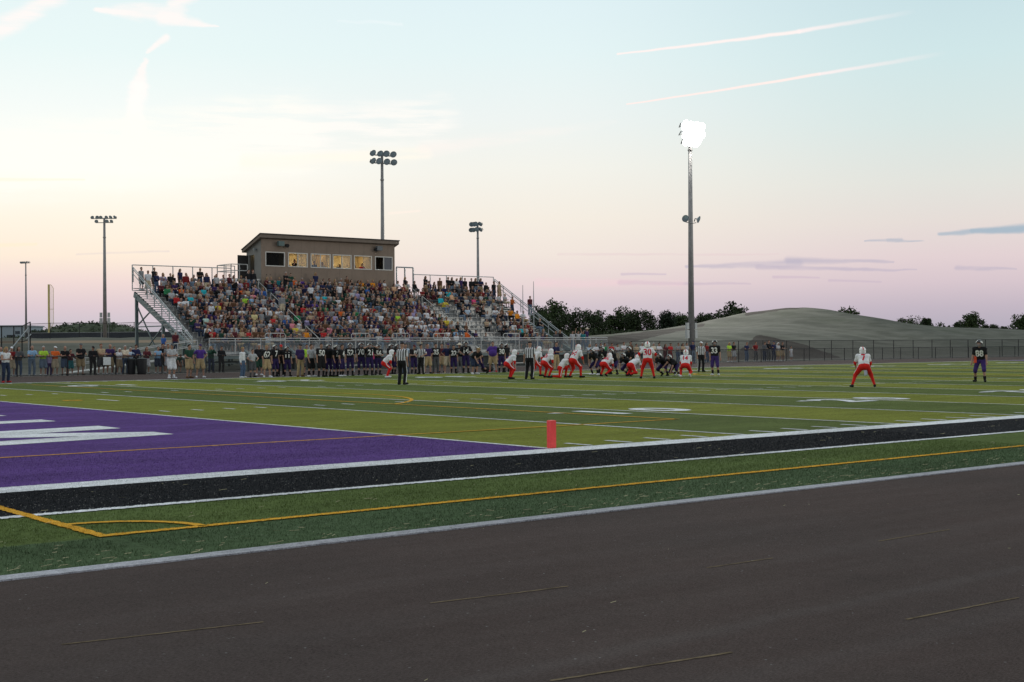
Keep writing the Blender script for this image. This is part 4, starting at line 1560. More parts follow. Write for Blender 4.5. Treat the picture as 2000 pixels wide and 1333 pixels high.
def bend(a, b, l1, l2, pole):
    """Two-bone limb from a towards b; returns the joint and the end."""
    a, b = np.array(a, float), np.array(b, float)
    d = b-a
    L = min(np.linalg.norm(d), l1+l2-0.006)
    dn = unit(d)
    b = a+dn*L
    x = (L*L+l1*l1-l2*l2)/(2*L)
    h = math.sqrt(max(1e-6, l1*l1-x*x))
    pole = np.array(pole, float)
    pole = unit(pole-dn*(pole@dn))
    return a+dn*x+pole*h, b


def skeleton(p):
    """Joints for a 1.78 m adult facing +Y; feet on z = 0."""
    J = {}
    pel = np.array(p.get('pel', (0, 0, 0.93)), float)
    ln = R(p.get('lean', 3))
    tw = R(p.get('twist', 0))
    sd = R(p.get('side', 0))

    def sp(k):
        return unit((math.sin(sd)*k, math.sin(ln*k), math.cos(ln*k)))
    J['pel'] = pel
    J['waist'] = pel+0.17*sp(0.8)
    J['chest'] = J['waist']+0.20*sp(1.0)
    J['neck'] = J['chest']+0.155*sp(1.08)
    J['up'] = sp(1.0)
    rt = np.array((math.cos(tw), math.sin(tw), 0))
    J['right'] = rt
    J['fwd'] = unit(np.cross(J['up'], rt))
    hp = R(p.get('head', -2))
    hy = R(p.get('hyaw', 0))
    hf = np.array((-math.sin(hy)*math.cos(hp), math.cos(hy)*math.cos(hp), math.sin(hp)))
    hr = unit(np.cross(hf, (0, 0, 1)))
    hu = np.cross(hr, hf)
    J['hR'] = np.stack([hr, hf, hu], 1)          # columns: head right, forward, up
    nd = unit(0.55*J['up']+0.6*hu)
    J['head'] = J['neck']+nd*0.10+hu*0.085+hf*0.018
    yw = R(p.get('pyaw', 0))
    pr = np.array((math.cos(yw), math.sin(yw), 0))
    for s, q in ((1, 'r'), (-1, 'l')):
        sh = J['neck']-J['up']*0.055+rt*s*0.185
        J['sh'+q] = sh
        tgt = np.array(p.get('h'+q, (s*0.25, 0.06, 0.82)), float)
        J['el'+q], J['wr'+q] = bend(sh, tgt, 0.29, 0.255, p.get('e'+q, (s*0.7, -1, -0.35)))
        hip = pel+pr*s*0.095
        J['hip'+q] = hip
        f = p.get('f'+q, (s*0.13, 0.0))
        an = np.array((f[0], f[1], f[2] if len(f) > 2 else 0.085), float)
        J['kn'+q], J['an'+q] = bend(hip, an, 0.43, 0.43, p.get('k'+q, (s*0.25, 1, 0)))
        J['to'+q] = J['an'+q]+np.array(p.get('t'+q, (s*0.05, 0.165, -0.045)))
        J['ft'+q] = J['an'+q]+np.array((0, -0.045, -0.04)) if 't'+q not in p else J['an'+q].copy()
    return J


POSES = {
    'stand': {},
    'stand_b': dict(pel=(0.02, 0, .93), fl=(-.17, .03), fr=(.13, -.03), hl=(-.27, .02, .84), hr=(.24, .12, .86), hyaw=18),
    'walk': dict(fl=(-.11, .22), fr=(.11, -.2, .11), hl=(-.26, -.12, .86), hr=(.26, .2, .9), pel=(0, 0, .91)),
    'cross': dict(hl=(.10, .25, 1.17), hr=(-.10, .28, 1.15), el=(-1, -.2, -.7), er=(1, -.2, -.7), fl=(-.15, 0), fr=(.15, .03)),
    'hips': dict(hl=(-.20, .02, 1.02), hr=(.20, .02, 1.02), el=(-1, -.55, 0), er=(1, -.55, 0), fl=(-.18, 0), fr=(.18, 0)),
    'fence': dict(lean=11, hl=(-.15, .40, 1.17), hr=(.15, .42, 1.17), el=(-.7, -.4, -.9), er=(.7, -.4, -.9), pel=(0, -.02, .925), hyaw=-8),
    'fence_b': dict(lean=7, hl=(-.24, .36, 1.16), hr=(.05, .40, 1.17), el=(-.7, -.4, -.9), er=(.7, -.4, -.9), fl=(-.1, .08), hyaw=12),
    'phone': dict(hl=(-.07, .26, 1.52), hr=(.07, .27, 1.52), el=(-.7, -.1, -1), er=(.7, -.1, -1), fl=(-.13, .05)),
    'hold': dict(hl=(-.10, .30, 1.14), hr=(.10, .31, 1.14), el=(-.8, -.4, -.8), er=(.8, -.4, -.8), head=-16),
    'paper': dict(hl=(-.24, .10, .86), hr=(.17, .28, 1.05), fl=(-.12, -.03), fr=(.14, .05), hyaw=22),
    'bag': dict(hl=(-.2, .25, 1.08), hr=(.22, .24, 1.06), el=(-1, -.2, -.5), er=(1, -.2, -.5)),
    'helmet_up': dict(hl=(-.15, .12, 1.60), hr=(.15, .14, 1.58), el=(-1, .3, -.3), er=(1, .3, -.3)),
    'one_up': dict(hl=(-.26, .03, .84), hr=(.25, .16, 1.74), er=(1, .2, -.2)),
    'arms_up': dict(hl=(-.30, .06, 1.85), hr=(.30, .06, 1.85), el=(-1, .1, 0), er=(1, .1, 0)),
    'lunge': dict(pel=(0, 0, .80), lean=22, fl=(-.10, .40), fr=(.12, -.48, .13), hl=(-.22, .25, .9), hr=(.25, .05, .85), tr=(0.02, .11, -.08)),
    'bend': dict(pel=(0, -.12, .88), lean=48, head=-38, hl=(-.16, .42, .72), hr=(.16, .44, .70), fl=(-.12, .02), fr=(.12, -.05)),
    'seat': dict(pel=(0, 0.02, .50), lean=7, fl=(-.12, .42), fr=(.12, .44), hl=(-.14, .36, .63), hr=(.13, .38, .63), head=-6),
    'seat_b': dict(pel=(0, 0.02, .50), lean=24, fl=(-.14, .38), fr=(.14, .42), hl=(-.06, .50, .66), hr=(.06, .51, .65), el=(-1, .2, -.2), er=(1, .2, -.2), head=-2),
    'seat_c': dict(pel=(0, 0.0, .50), lean=3, fl=(-.10, .45), fr=(.13, .38), hl=(.09, .22, .76), hr=(-.09, .25, .74), el=(-1, -.2, -.6), er=(1, -.2, -.6), hyaw=24),
    'seat_d': dict(pel=(0, 0.02, .50), lean=10, fl=(-.16, .40), fr=(.10, .36), hl=(-.20, .30, .62), hr=(.06, .30, .98), er=(1, .0, -.6), hyaw=-26),
    # football
    'ready': dict(pel=(0, -.16, .74), lean=46, head=-2, fl=(-.26, .06), fr=(.26, -.04), hl=(-.25, .26, .58), hr=(.25, .20, .57), el=(-1, -.3, 0), er=(1, -.3, 0), kl=(-.35, 1, 0), kr=(.35, 1, 0)),
    'ready_up': dict(pel=(0, -.13, .80), lean=38, head=0, fl=(-.24, -.12), fr=(.24, .16), hl=(-.24, .30, .70), hr=(.22, .34, .72), el=(-1, -.4, 0), er=(1, -.4, 0)),
    'low_four': dict(pel=(0, -.32, .56), lean=68, head=4, fl=(-.20, -.36), fr=(.20, -.62, .12), tr=(.02, .1, -.09), hl=(-.18, .36, .10), hr=(.16, .46, .06), el=(-1, 0, .2), er=(1, 0, .2), kl=(-.4, 1, 0), kr=(.35, 1, -.2)),
    'three_pt': dict(pel=(0, -.30, .62), lean=64, head=6, fl=(-.24, -.20), fr=(.22, -.42, .10), tr=(.02, .11, -.085), hl=(-.26, .12, .50), hr=(.10, .44, .06), el=(-1, -.4, .2), er=(1, 0, .3), kl=(-.45, 1, 0), kr=(.4, 1, 0)),
    'kneel': dict(pel=(0, -.12, .48), lean=38, head=-4, fl=(-.20, .22), fr=(.16, -.62, .08), tr=(0, -.10, -.10), hl=(-.2, .36, .55), hr=(.16, .40, .36), kl=(-.3, 1, .3), kr=(.1, 1, -1.2)),
    'squat_back': dict(pel=(0, -.05, .58), lean=34, head=0, fl=(-.24, .10), fr=(.22, -.22, .13), tr=(.03, .09, -.10), hl=(-.22, .38, .50), hr=(.24, .36, .48), kl=(-.35, 1, 0), kr=(.3, 1, -.4)),
    'wide': dict(pel=(0, -.14, .80), lean=36, head=-2, fl=(-.44, -.02), fr=(.42, .03), hl=(-.22, .36, .74), hr=(.30, .30, .70), el=(-1, -.15, -.35), er=(1, -.1, -.5), kl=(-.35, 1, 0), kr=(.35, 1, 0)),
    'wide_up': dict(pel=(0, -.02, .87), lean=14, head=-4, fl=(-.30, .0), fr=(.30, .03), hl=(-.32, .10, .92), hr=(.32, .16, .90), el=(-1, -.4, 0), er=(1, -.4, 0)),
    'split': dict(pel=(0, -.03, .885), lean=20, head=-8, fl=(-.20, .16), fr=(.22, -.14), hl=(-.28, .22, .80), hr=(.30, .20, .80), hyaw=-6),
    'under': dict(pel=(0, -.12, .70), lean=40, head=2, fl=(-.26, .02), fr=(.26, -.10), hl=(-.06, .48, .52), hr=(.06, .48, .52), el=(-1, 0, -.2), er=(1, 0, -.2), kl=(-.4, 1, 0), kr=(.4, 1, 0)),
}
SIDES = ((1, 'r'), (-1, 'l'))


def body_prims(J, w=1.0):
    P = []
    hR = J['hR']
    hd = J['head']
    P.append(('e', hd+hR@(0, 0.0, .012), (.078, .096, .112), hR, .02))
    P.append(('c', hd+hR@(0, .025, -.045), hd+hR@(0, .058, -.088), .058, .036, .03))
    P.append(('c', hd+hR@(0, .088, .0), hd+hR@(0, .112, -.03), .012, .016, .012))
    for s, q in SIDES:
        P.append(('e', hd+hR@(s*.080, -.006, -.006), (.013, .022, .034), hR, .01))
    P.append(('c', J['neck']-J['up']*.03, hd+hR@(0, -.012, -.05), .062, .054, .03))
    rt = J['right']
    for s, q in SIDES:
        P.append(('c', J['chest']+rt*s*.075*w+J['up']*.04, J['waist']+rt*s*.065*w, .100*w, .092*w, .05))
        P.append(('c', J['waist']+rt*s*.065*w, J['pel']+rt*s*.07*w, .092*w, .098*w, .05))
        P.append(('c', J['neck']-J['up']*.045, J['sh'+q], .055, .062, .04))
        P.append(('c', J['sh'+q], J['el'+q], .060, .044, .03))
        P.append(('c', J['el'+q], J['wr'+q], .045, .029, .02))
        d = unit(J['wr'+q]-J['el'+q])
        P.append(('c', J['wr'+q]+d*.01, J['wr'+q]+d*.075, .030, .033, .015))
        P.append(('c', J['hip'+q], J['kn'+q], .088*min(w, 1.2), .058, .04))
        k, a = J['kn'+q], J['an'+q]
        back = unit(np.cross(unit(a-k), np.cross(unit(a-k), unit(J['to'+q]-a))))
        P.append(('c', k, a, .056, .038, .02))
        P.append(('c', k+(a-k)*.15-back*-.012, k+(a-k)*.48+back*.014, .048, .046, .03))
        P.append(('c', J['ft'+q], J['to'+q], .042, .034, .02))
    if w > 1.1:
        P.append(('e', J['waist']+J['fwd']*.07*w, (.15*w, .12*w, .15*w), np.eye(3), .06))
    return P


def fingers(mb, J):
    for s, q in SIDES:
        w, e = J['wr'+q], J['el'+q]
        d = unit(w-e)
        side = unit(np.cross(d, J['fwd']+np.array((0, 0.01, .3))))
        curl = unit(np.cross(side, d))
        if curl@J['fwd'] < 0 and abs(curl@J['fwd']) > .3:
            curl = -curl
        base = w+d*.085
        for i, (off, L) in enumerate(((-.027, .062), (-.009, .074), (.009, .068), (.026, .052))):
            a = base+side*off
            b = a+unit(d+curl*.25)*L*.5
            c = b+unit(d+curl*.9)*L*.5
            mb.tube([a-d*.02, a, b, c], [.0105, .010, .009, .0065], 5)
        a = w+d*.03+side*-.030
        mb.tube([a, a+unit(d*.6-side*.8)*.035, a+unit(d*.85-side*.35+curl*.3)*.062], [.013, .012, .008], 5)


SHIRTS = {'tee': (.55, .068, .062), 'polo': (.70, .070, .066), 'long': (1.9, .066, .050), 'jersey': (.62, .082, .074), 'jersey_long': (1.75, .080, .052), 'tank': (.12, .062, .06), 'jacket': (1.9, .076, .060)}


def shirt_prims(J, kind, w=1.0):
    reach, ra, rb = SHIRTS[kind]
    pads = kind.startswith('jersey')
    g = .018 if not pads else .024
    if kind == 'jacket':
        g = .03
    P = []
    rt = J['right']
    for s, q in SIDES:
        P.append(('c', J['chest']+rt*s*.078*w+J['up']*.04, J['waist']+rt*s*.068*w, .102*w+g, .094*w+g, .05))
        P.append(('c', J['waist']+rt*s*.068*w, J['pel']+rt*s*.072*w+J['up']*(.03 if not pads else .06), .094*w+g, .10*w+g, .05))
        P.append(('c', J['neck']-J['up']*.05, J['sh'+q], .056+g, .064+g*.6, .04))
        u, f = J['el'+q]-J['sh'+q], J['wr'+q]-J['el'+q]
        if reach <= 1:
            P.append(('c', J['sh'+q], J['sh'+q]+u*reach, ra, rb, .03))
        else:
            P.append(('c', J['sh'+q], J['el'+q], ra, (ra+rb)/2, .03))
            P.append(('c', J['el'+q], J['el'+q]+f*(reach-1), (ra+rb)/2, rb, .02))
        if pads:
            P.append(('c', J['neck']-J['up']*.035+rt*s*.07, J['sh'+q]+J['up']*.025+rt*s*.02, .085, .088, .04))
            P.append(('e', J['chest']+J['up']*.06+rt*s*.085, (.115, .125, .11), np.eye(3), .05))
    if w > 1.1:
        P.append(('e', J['waist']+J['fwd']*.075*w, (.165*w, .13*w, .165*w), np.eye(3), .06))
    return P


def pants_prims(J, kind, w=1.0):
    g = {'long': .020, 'shorts': .030, 'knicker': .024, 'skirt': .03}[kind]
    reach = {'long': 1.93, 'shorts': .92, 'knicker': 1.12, 'skirt': .8}[kind]
    P = [('c', J['pel']+J['right']*-.07*w+J['up']*.05, J['pel']+J['right']*.07*w+J['up']*.05, .102*w+g*.6, .102*w+g*.6, .04),
         ('c', J['pel']+J['right']*-.06*w-J['up']*.01, J['pel']+J['right']*.06*w-J['up']*.01, .108*w+g*.6, .108*w+g*.6, .04)]
    for s, q in SIDES:
        h, k, a = J['hip'+q], J['kn'+q], J['an'+q]
        lo = .058+g*(1.6 if kind in ('shorts', 'skirt') else 1)
        up = .090*min(w, 1.2)+g
        if reach <= 1:
            P.append(('c', h, h+(k-h)*reach, up, lo+.012, .03))
        else:
            P.append(('c', h, k, up, lo, .03))
            P.append(('c', k, k+(a-k)*(reach-1), lo, (.052+g*.9) if kind == 'long' else lo, .02))
    return P


def sock_prims(J, frm, q, g=.010):
    P = []
    if 1:
        k, a = J['kn'+q], J['an'+q]
        P.append(('c', k+(a-k)*frm, a, .056+g-.014*frm, .040+g, .02))
        P.append(('c', k+(a-k)*max(frm, .15), k+(a-k)*max(.5, frm+.1), .050+g, .048+g, .02))
    return P


def shoe_prims(J, q):
    P = []
    if 1:
        a, t, f = J['an'+q], J['to'+q], J['ft'+q]
        P.append(('c', f, t, .052, .042, .02))
        P.append(('c', a-(0, 0, .0), f, .046, .05, .02))
    return P


def hair_mesh(J, kind, h):
    hR, hd = J['hR'], J['head']
    loc = lambda G: (G-hd)@hR
    P = [('e', hd+hR@(0, -.008, .020), (.088, .106, .116), hR, .01)]
    if kind == 'short':
        cut = lambda G: np.minimum(np.maximum(-(loc(G)[..., 2]-.035), loc(G)[..., 1]-.0), np.maximum(loc(G)[..., 1]+.035, -(loc(G)[..., 2]+.06)))
        cutf = lambda G: np.maximum(.02-loc(G)[..., 2]+np.clip(loc(G)[..., 1], -.08, .2)*.75, -.5)
        return grow(P, h, cutf)
    if kind == 'bald':
        return grow(P, h, lambda G: np.maximum(np.maximum(np.abs(loc(G)[..., 2]+.005)-.045, loc(G)[..., 1]+.005), -.5))
    if kind == 'long':
        P.append(('c', hd+hR@(-.045, -.055, .0), J['neck']+hR@(-.06, -.07, -.03), .062, .045, .03))
        P.append(('c', hd+hR@(.045, -.055, .0), J['neck']+hR@(.06, -.07, -.03), .062, .045, .03))
        return grow(P, h, lambda G: np.where(loc(G)[..., 2] > .075, -1, loc(G)[..., 1]-.015+np.clip(loc(G)[..., 2]-.03, -1, 0)*.0).astype(float))
    if kind == 'pony':
        P.append(('c', hd+hR@(0, -.115, .03), hd+hR@(0, -.14, -.12), .035, .02, .02))
        return grow(P, h, lambda G: np.maximum(.01-loc(G)[..., 2]+np.clip(loc(G)[..., 1], -.08, .2)*.9-np.where(loc(G)[..., 1] < -.1, .3, 0), -.5))
    if kind == 'cap':
        P = [('e', hd+hR@(0, -.006, .030), (.092, .108, .108), hR, .01), ('c', hd+hR@(-.03, .09, .055), hd+hR@(-.025, .165, .040), .030, .022, .01),
             ('c', hd+hR@(.03, .09, .055), hd+hR@(.025, .165, .040), .030, .022, .01)]
        return grow(P, h, lambda G: np.maximum(.046-loc(G)[..., 2]-np.clip(loc(G)[..., 1]-.08, 0, .3)*.25, loc(G)[..., 2]-.078-np.where(loc(G)[..., 1] > .10, 0, 1)))
    if kind == 'hat':
        P = [('e', hd+hR@(0, -.005, .075), (.088, .105, .095), hR, .01), ('e', hd+hR@(0, 0, .055), (.20, .23, .026), hR, .01)]
        return grow(P, min(h, .022), lambda G: .03-loc(G)[..., 2])


# ---- football helmet, built once in its own frame
def helmet_parts():
    h = .016
    P = [('e', (0, -.012, .022), (.128, .152, .138), np.eye(3), .01), ('c', (-.075, -.01, -.06), (-.075, .06, -.075), .050, .040, .04), ('c', (.075, -.01, -.06), (.075, .06, -.075), .050, .040, .04),
         ('c', (-.05, -.08, -.07), (.05, -.08, -.07), .06, .06, .03)]

    def cut(G):
        x, y, z = G[..., 0], G[..., 1], G[..., 2]
        face = np.maximum(np.maximum(.035-y, z-.055), np.abs(x)-.092)
        return np.maximum(-face, -.118-z)
    V, F = grow(P, h, cut)
    shell = np_mesh('helmet', V, F, True)
    mb = MB()
    for z, r in ((-.005, .17), (-.045, .185), (-.085, .18)):
        mb.tube([(r*.62*math.sin(t), .03+r*math.cos(t)*.82, z) for t in np.linspace(-1.25, 1.25, 9)], .008, 5)
    for x in (-.03, .03):
        mb.tube([(x, .175, -.005), (x, .185, -.05), (x, .175, -.088)], .008, 5)
    mask = mb.mesh('face_mask', True)
    N = np.array([v.normal[:] for v in shell.vertices])
    C = np.array([p.center[:] for p in shell.polygons])
    NF = np.array([p.normal[:] for p in shell.polygons])

    def patch(sel, push):
        fs = F[sel]
        ids, inv = np.unique(fs.ravel(), return_inverse=True)
        return np_mesh('decal', V[ids]+N[ids]*push, inv.reshape(-1, 4), True)
    out = ((C[:, 0]**2/.128**2+(C[:, 1]+.012)**2/.152**2+(C[:, 2]-.022)**2/.138**2) > .93)
    stripe = patch((np.abs(C[:, 0]) < .02) & (C[:, 2] > .02) & out & (NF[:, 1]*C[:, 1] > -.02), .004)
    wing = patch((np.abs(C[:, 0]) > .06) & (np.abs(C[:, 2]-.035-.45*(C[:, 1]+.02)) < .034) & (C[:, 1] > -.10) & (C[:, 1] < .09) & out, .004)
    return shell, mask, stripe, wing


H_SHELL, H_MASK, H_STRIPE, H_WING = helmet_parts()
MESH_CACHE = {}
JOINTS = {}


def get(pose, part, kind, w=1.0, h=.032):
    key = (pose, part, kind, w, h)
    if key in MESH_CACHE:
        return MESH_CACHE[key]
    if pose not in JOINTS:
        JOINTS[pose] = skeleton(POSES[pose])
    J = JOINTS[pose]
    if part == 'body':
        V, F = grow(body_prims(J, w), h)
        mb = MB()
        fingers(mb, J)
        me = np_mesh('person', V, F, True)
        bm = bmesh.new()
        bm.from_mesh(me)
        vs = [bm.verts.new(v) for v in mb.v]
        for f in mb.f:
            fc = bm.faces.new([vs[i] for i in f])
            fc.smooth = True
        bm.to_mesh(me)
        bm.free()
    elif part == 'face':
        hR, hd = J['hR'], J['head']
        P = [('e', hd+hR@(s*.034, .086, .012), (.013, .010, .008), hR, .002) for s in (1, -1)]+[('e', hd+hR@(0, .091, -.058), (.026, .010, .007), hR, .002)]
        me = np_mesh('face', *grow(P, .006), True)
    else:
        if part == 'shirt':
            VF = grow(shirt_prims(J, kind, w), h)
        elif part == 'pants':
            VF = grow(pants_prims(J, kind, w), h)
        elif part == 'socks':
            VF = grow(sock_prims(J, kind[0], kind[1]), min(h, .026))
        elif part == 'shoes':
            VF = grow(shoe_prims(J, kind), min(h, .028))
        elif part == 'hair':
            VF = hair_mesh(J, kind, min(h, .024))
        elif part == 'sleeve':
            u, f = J['el'+kind]-J['sh'+kind], J['wr'+kind]-J['el'+kind]
            VF = grow([('c', J['sh'+kind]+u*.55, J['el'+kind], .062, .052, .02), ('c', J['el'+kind], J['el'+kind]+f*.28, .052, .048, .02)], min(h, .024))
        elif part == 'side_stripe':
            mb = MB()
            for s, q in SIDES:
                hp, k, a = J['hip'+q], J['kn'+q], J['an'+q]
                o = unit(np.cross(unit(a-hp), np.cross(J['right']*s, unit(a-hp))))*-1
                o = o if o@(J['right']*s) > 0 else -o
                end = a if kind == 'long' else k
                pts = [hp+o*.105+J['up']*.09, hp*.5+k*.5+o*.094, k+o*.074]+([a*.5+k*.5+o*.070, a+o*.066] if kind == 'long' else [])
                for i in range(len(pts)-1):
                    mb.bar(pts[i], pts[i+1], .036, .02, up=o)
            me = mb.mesh('side_stripe')
            MESH_CACHE[key] = me
            return me
        me = np_mesh(part, *VF, True)
    me.name = part
    MESH_CACHE[key] = me
    return me


BVH = {}


def number_child(parent, pose, kind, w, h, txt, back, mat, size=.25):
    """Jersey number laid on the front or back of the shirt."""
    key = ('num', pose, kind, w, h, txt, back, size)
    if key not in MESH_CACHE:
        sk = (pose, kind, w, h)
        sm = get(pose, 'shirt', kind, w, h)
        if sk not in BVH:
            BVH[sk] = BVHTree.FromPolygons([v.co for v in sm.vertices], [tuple(p.vertices) for p in sm.polygons])
        J = JOINTS[pose]
        n = -J['fwd'] if back else J['fwd']
        r = J['right'] if back else -J['right']
        V, F = text_mesh(txt, .03)
        c = J['chest']+J['up']*(-.035 if back else -.03)
        W2 = []
        for p in V:
            q = c+r*p[0]*size*.86+J['up']*p[1]*size
            hit = BVH[sk].ray_cast(Vector(q+n*.6), Vector(-n), 1.0)[0]
            W2.append(np.array(hit)+n*.012 if hit else q+n*.15)
        mb = MB()
        mb.add(W2, F)
        MESH_CACHE[key] = mb.mesh('jersey_number')
    return link('jersey_number', MESH_CACHE[key], mat, parent, own_slot=True)


SKIN = [(0.38, 0.215, 0.155), (0.31, 0.17, 0.12), (0.43, 0.27, 0.205), (0.17, 0.09, 0.06)]
HAIRC = {'brown': (.055, .032, .02), 'dark': (.018, .014, .012), 'blond': (.33, .22, .10), 'grey': (.38, .37, .36), 'red': (.16, .06, .025), 'white': (.62, .62, .60)}
CLR = {'white': (.66, .67, .70), 'light grey': (.42, .43, .45), 'grey': (.235, .24, .25), 'dark grey': (.085, .088, .095), 'black': (.016, .016, .018), 'navy': (.022, .026, .075), 'purple': (.085, .04, .24),
       'dark purple': (.045, .026, .10), 'lavender': (.34, .29, .48), 'red': (.46, .028, .030), 'dark red': (.19, .018, .02), 'maroon': (.10, .022, .030), 'orange': (.66, .13, .028), 'bright orange': (.72, .26, .02), 'peach': (.68, .42, .26),
       'yellow': (.60, .48, .06), 'pale yellow': (.66, .58, .30), 'lime': (.40, .66, .06), 'green': (.035, .20, .085), 'dark green': (.022, .062, .042), 'teal': (.02, .17, .19), 'turquoise': (.03, .42, .50), 'blue': (.04, .11, .34),
       'light blue': (.25, .42, .62), 'pale blue': (.45, .56, .68), 'mint': (.45, .62, .55), 'pink': (.68, .24, .30), 'hot pink': (.68, .08, .20), 'tan': (.42, .32, .21), 'khaki': (.40, .30, .17), 'pale khaki': (.50, .42, .30), 'brown': (.12, .062, .035),
       'cream': (.64, .56, .44), 'denim': (.075, .115, .19), 'pale denim': (.16, .22, .30), 'dark denim': (.028, .040, .075), 'rust': (.36, .095, .025)}
M_WHITEFAB = cloth((.74, .74, .76), 'white_team_fabric')
M_REDFAB = cloth((.62, .022, .018), 'red_team_fabric')
M_BLKFAB = cloth((.017, .017, .019), 'black_team_fabric')
M_PURFAB = cloth((.028, .018, .078), 'purple_team_fabric')
M_PURLIT = cloth((.055, .032, .15), 'purple_lit_fabric')  # lit copy of the team purple, the light is in the colour
M_REDNUM = cloth((.60, .03, .05), 'red_numeral')
M_WHTNUM = plain('white_numeral', (.80, .80, .76), .6)
M_HELW = plain('white_helmet', (.80, .80, .80), .22, 0, .03, 5, .5)
M_HELB = plain('black_helmet', (.012, .012, .016), .16, 0, .03, 5, .6)
M_GREYMASK = plain('mask_grey', (.30, .30, .32), .4)
M_REDMASK = plain('mask_red', (.42, .03, .03), .4)


def stripes_mat():
    m, n, b = new_mat('official_stripes')
    tc = n.add('ShaderNodeTexCoord')
    x, y, z = n.sep(tc.outputs['Object'])
    f = n.m('GREATER_THAN', n.m('FRACT', n.m('DIVIDE', n.m('ADD', x, 5.0), 0.105)), 0.5)
    n.put(b.inputs['Base Color'], n.mix(f, (.70, .70, .72, 1), (.02, .02, .022, 1)))
    b.inputs['Roughness'].default_value = .8
    MATS['official_stripes'] = m
    return m


M_OFFICIAL = stripes_mat()


def colour(c):
    return c if isinstance(c, bpy.types.Material) else cloth(CLR[c], 'cloth_'+c.replace(' ', '_'))


def person(pos, heading, pose, label, shirt=('tee', 'grey'), pants=('long', 'denim'), hair=('short', 'brown'), shoes='white', socks=None, skin=0, size=1.0, w=1.0, group=None,
           helmet=None, number=None, back=False, num_mat=None, num_size=.25, stripe=None, h=.032, face=True, extras=None, name='person'):
    """One continuous body; hair and clothing are its parts. heading: bearing the person faces, degrees from +Y towards -X."""
    b = link(name, get(pose, 'body', None, w, h), plain('skin_%d' % skin, SKIN[skin], .55, 0, .06, 20), None, pos, own_slot=True)
    tag(b, label, 'person', group)
    b.rotation_euler.z = R(heading)
    b.scale = (size,)*3
    J = JOINTS[pose]
    if shirt:
        link('shirt' if not shirt[0].startswith('jersey') else 'jersey', get(pose, 'shirt', shirt[0], w, h), colour(shirt[1]), b, own_slot=True)
    if pants:
        link({'long': 'trousers', 'shorts': 'shorts', 'knicker': 'football_pants', 'skirt': 'skirt'}[pants[0]], get(pose, 'pants', pants[0], w, h), colour(pants[1]), b, own_slot=True)
    for s_, q in SIDES:
        if socks:
            link('sock', get(pose, 'socks', (socks[0], q), 1.0, h), colour(socks[1]), b, own_slot=True)
        if shoes:
            link('shoe', get(pose, 'shoes', q, 1.0, h), colour(shoes), b, own_slot=True)
    if helmet:
        hm = link('helmet', H_SHELL, M_HELW if helmet == 'white' else M_HELB, b, own_slot=True)
        Rm = Matrix([list(r) for r in J['hR']]).to_4x4()
        hm.matrix_local = Matrix.Translation(Vector(J['head'])) @ Rm
        link('face_mask', H_MASK, M_REDMASK if helmet == 'white' else M_GREYMASK, hm, own_slot=True)
        if helmet == 'white':
            link('stripe', H_STRIPE, M_REDFAB, hm, own_slot=True)
        else:
            link('decal', H_WING, M_WHTNUM, hm, own_slot=True)
    elif hair:
        nm = {'cap': 'cap', 'hat': 'hat'}.get(hair[0], 'hair')
        hc = HAIRC.get(hair[1]) if nm == 'hair' else None
        link(nm, get(pose, 'hair', hair[0], 1.0, h), cloth(hc, 'hair_'+hair[1]) if hc else colour(hair[1]), b, own_slot=True)
        if face:
            link('face', get(pose, 'face', None), plain('face_dark', (.09, .035, .028), .5), b, own_slot=True)
    if stripe:
        link('side_stripe', get(pose, 'side_stripe', stripe[0]), colour(stripe[1]), b, own_slot=True)
    if number:
        number_child(b, pose, shirt[0], w, h, number, back, num_mat or M_WHTNUM, num_size)
    return b


def facing_camera(p, turn=0):
    """Heading that turns a figure at p towards the photographer, plus a turn to its left."""
    d = CAM[:2]-np.array(p[:2])
    return math.degrees(math.atan2(-d[0], d[1]))+turn


# ---------------------------------------------------------------- on the field
def P0(u, v):
    q = gnd(u, v)
    return (q[0], q[1], 0.015)


G_RED, G_BLK, G_OFF = 'visiting players in white and red on the field', 'home players in black on the field', 'game officials in stripes'


def red(u, v, pose, heading, label, number=None, size=1.0, back=True, shoes='black', ns=.30, long_=False, sockc=M_REDFAB):
    b = person(P0(u, v), heading, pose, label, ('jersey_long' if long_ else 'jersey', M_WHITEFAB), ('knicker', M_REDFAB), None, shoes, (.12, sockc), size=size, w=1.08, group=G_RED,
                  helmet='white', number=number, back=back, num_mat=M_REDNUM, num_size=ns, stripe=('knicker', M_WHITEFAB), h=.024)
    for q in 'lr':
        link('arm_sleeve', get(pose, 'sleeve', q, 1.0, .024), M_REDFAB, b, own_slot=True)
    return b


def blk(u, v, pose, heading, label, number=None, size=1.0, back=False, shoes='black', group=G_BLK, pants=M_PURFAB, ns=.28, socks=(.62, M_BLKFAB), h=.026, pos=None, skin=0, stripe=None):
    return person(pos or P0(u, v), heading, pose, label, ('jersey', M_BLKFAB), ('knicker', pants), None, shoes, socks, size=size, group=group,
                  helmet='black', number=number, back=back, num_size=ns, h=h, skin=skin, stripe=stripe)


def official(pos, heading, pose, label, cap='black', size=1.0, skin=0, w=1.0):
    return person(pos, heading, pose, label, ('polo', M_OFFICIAL), ('long', M_BLKFAB), ('cap', cap), 'black', None, skin, size, w, G_OFF, stripe=('long', M_WHITEFAB), h=.024)


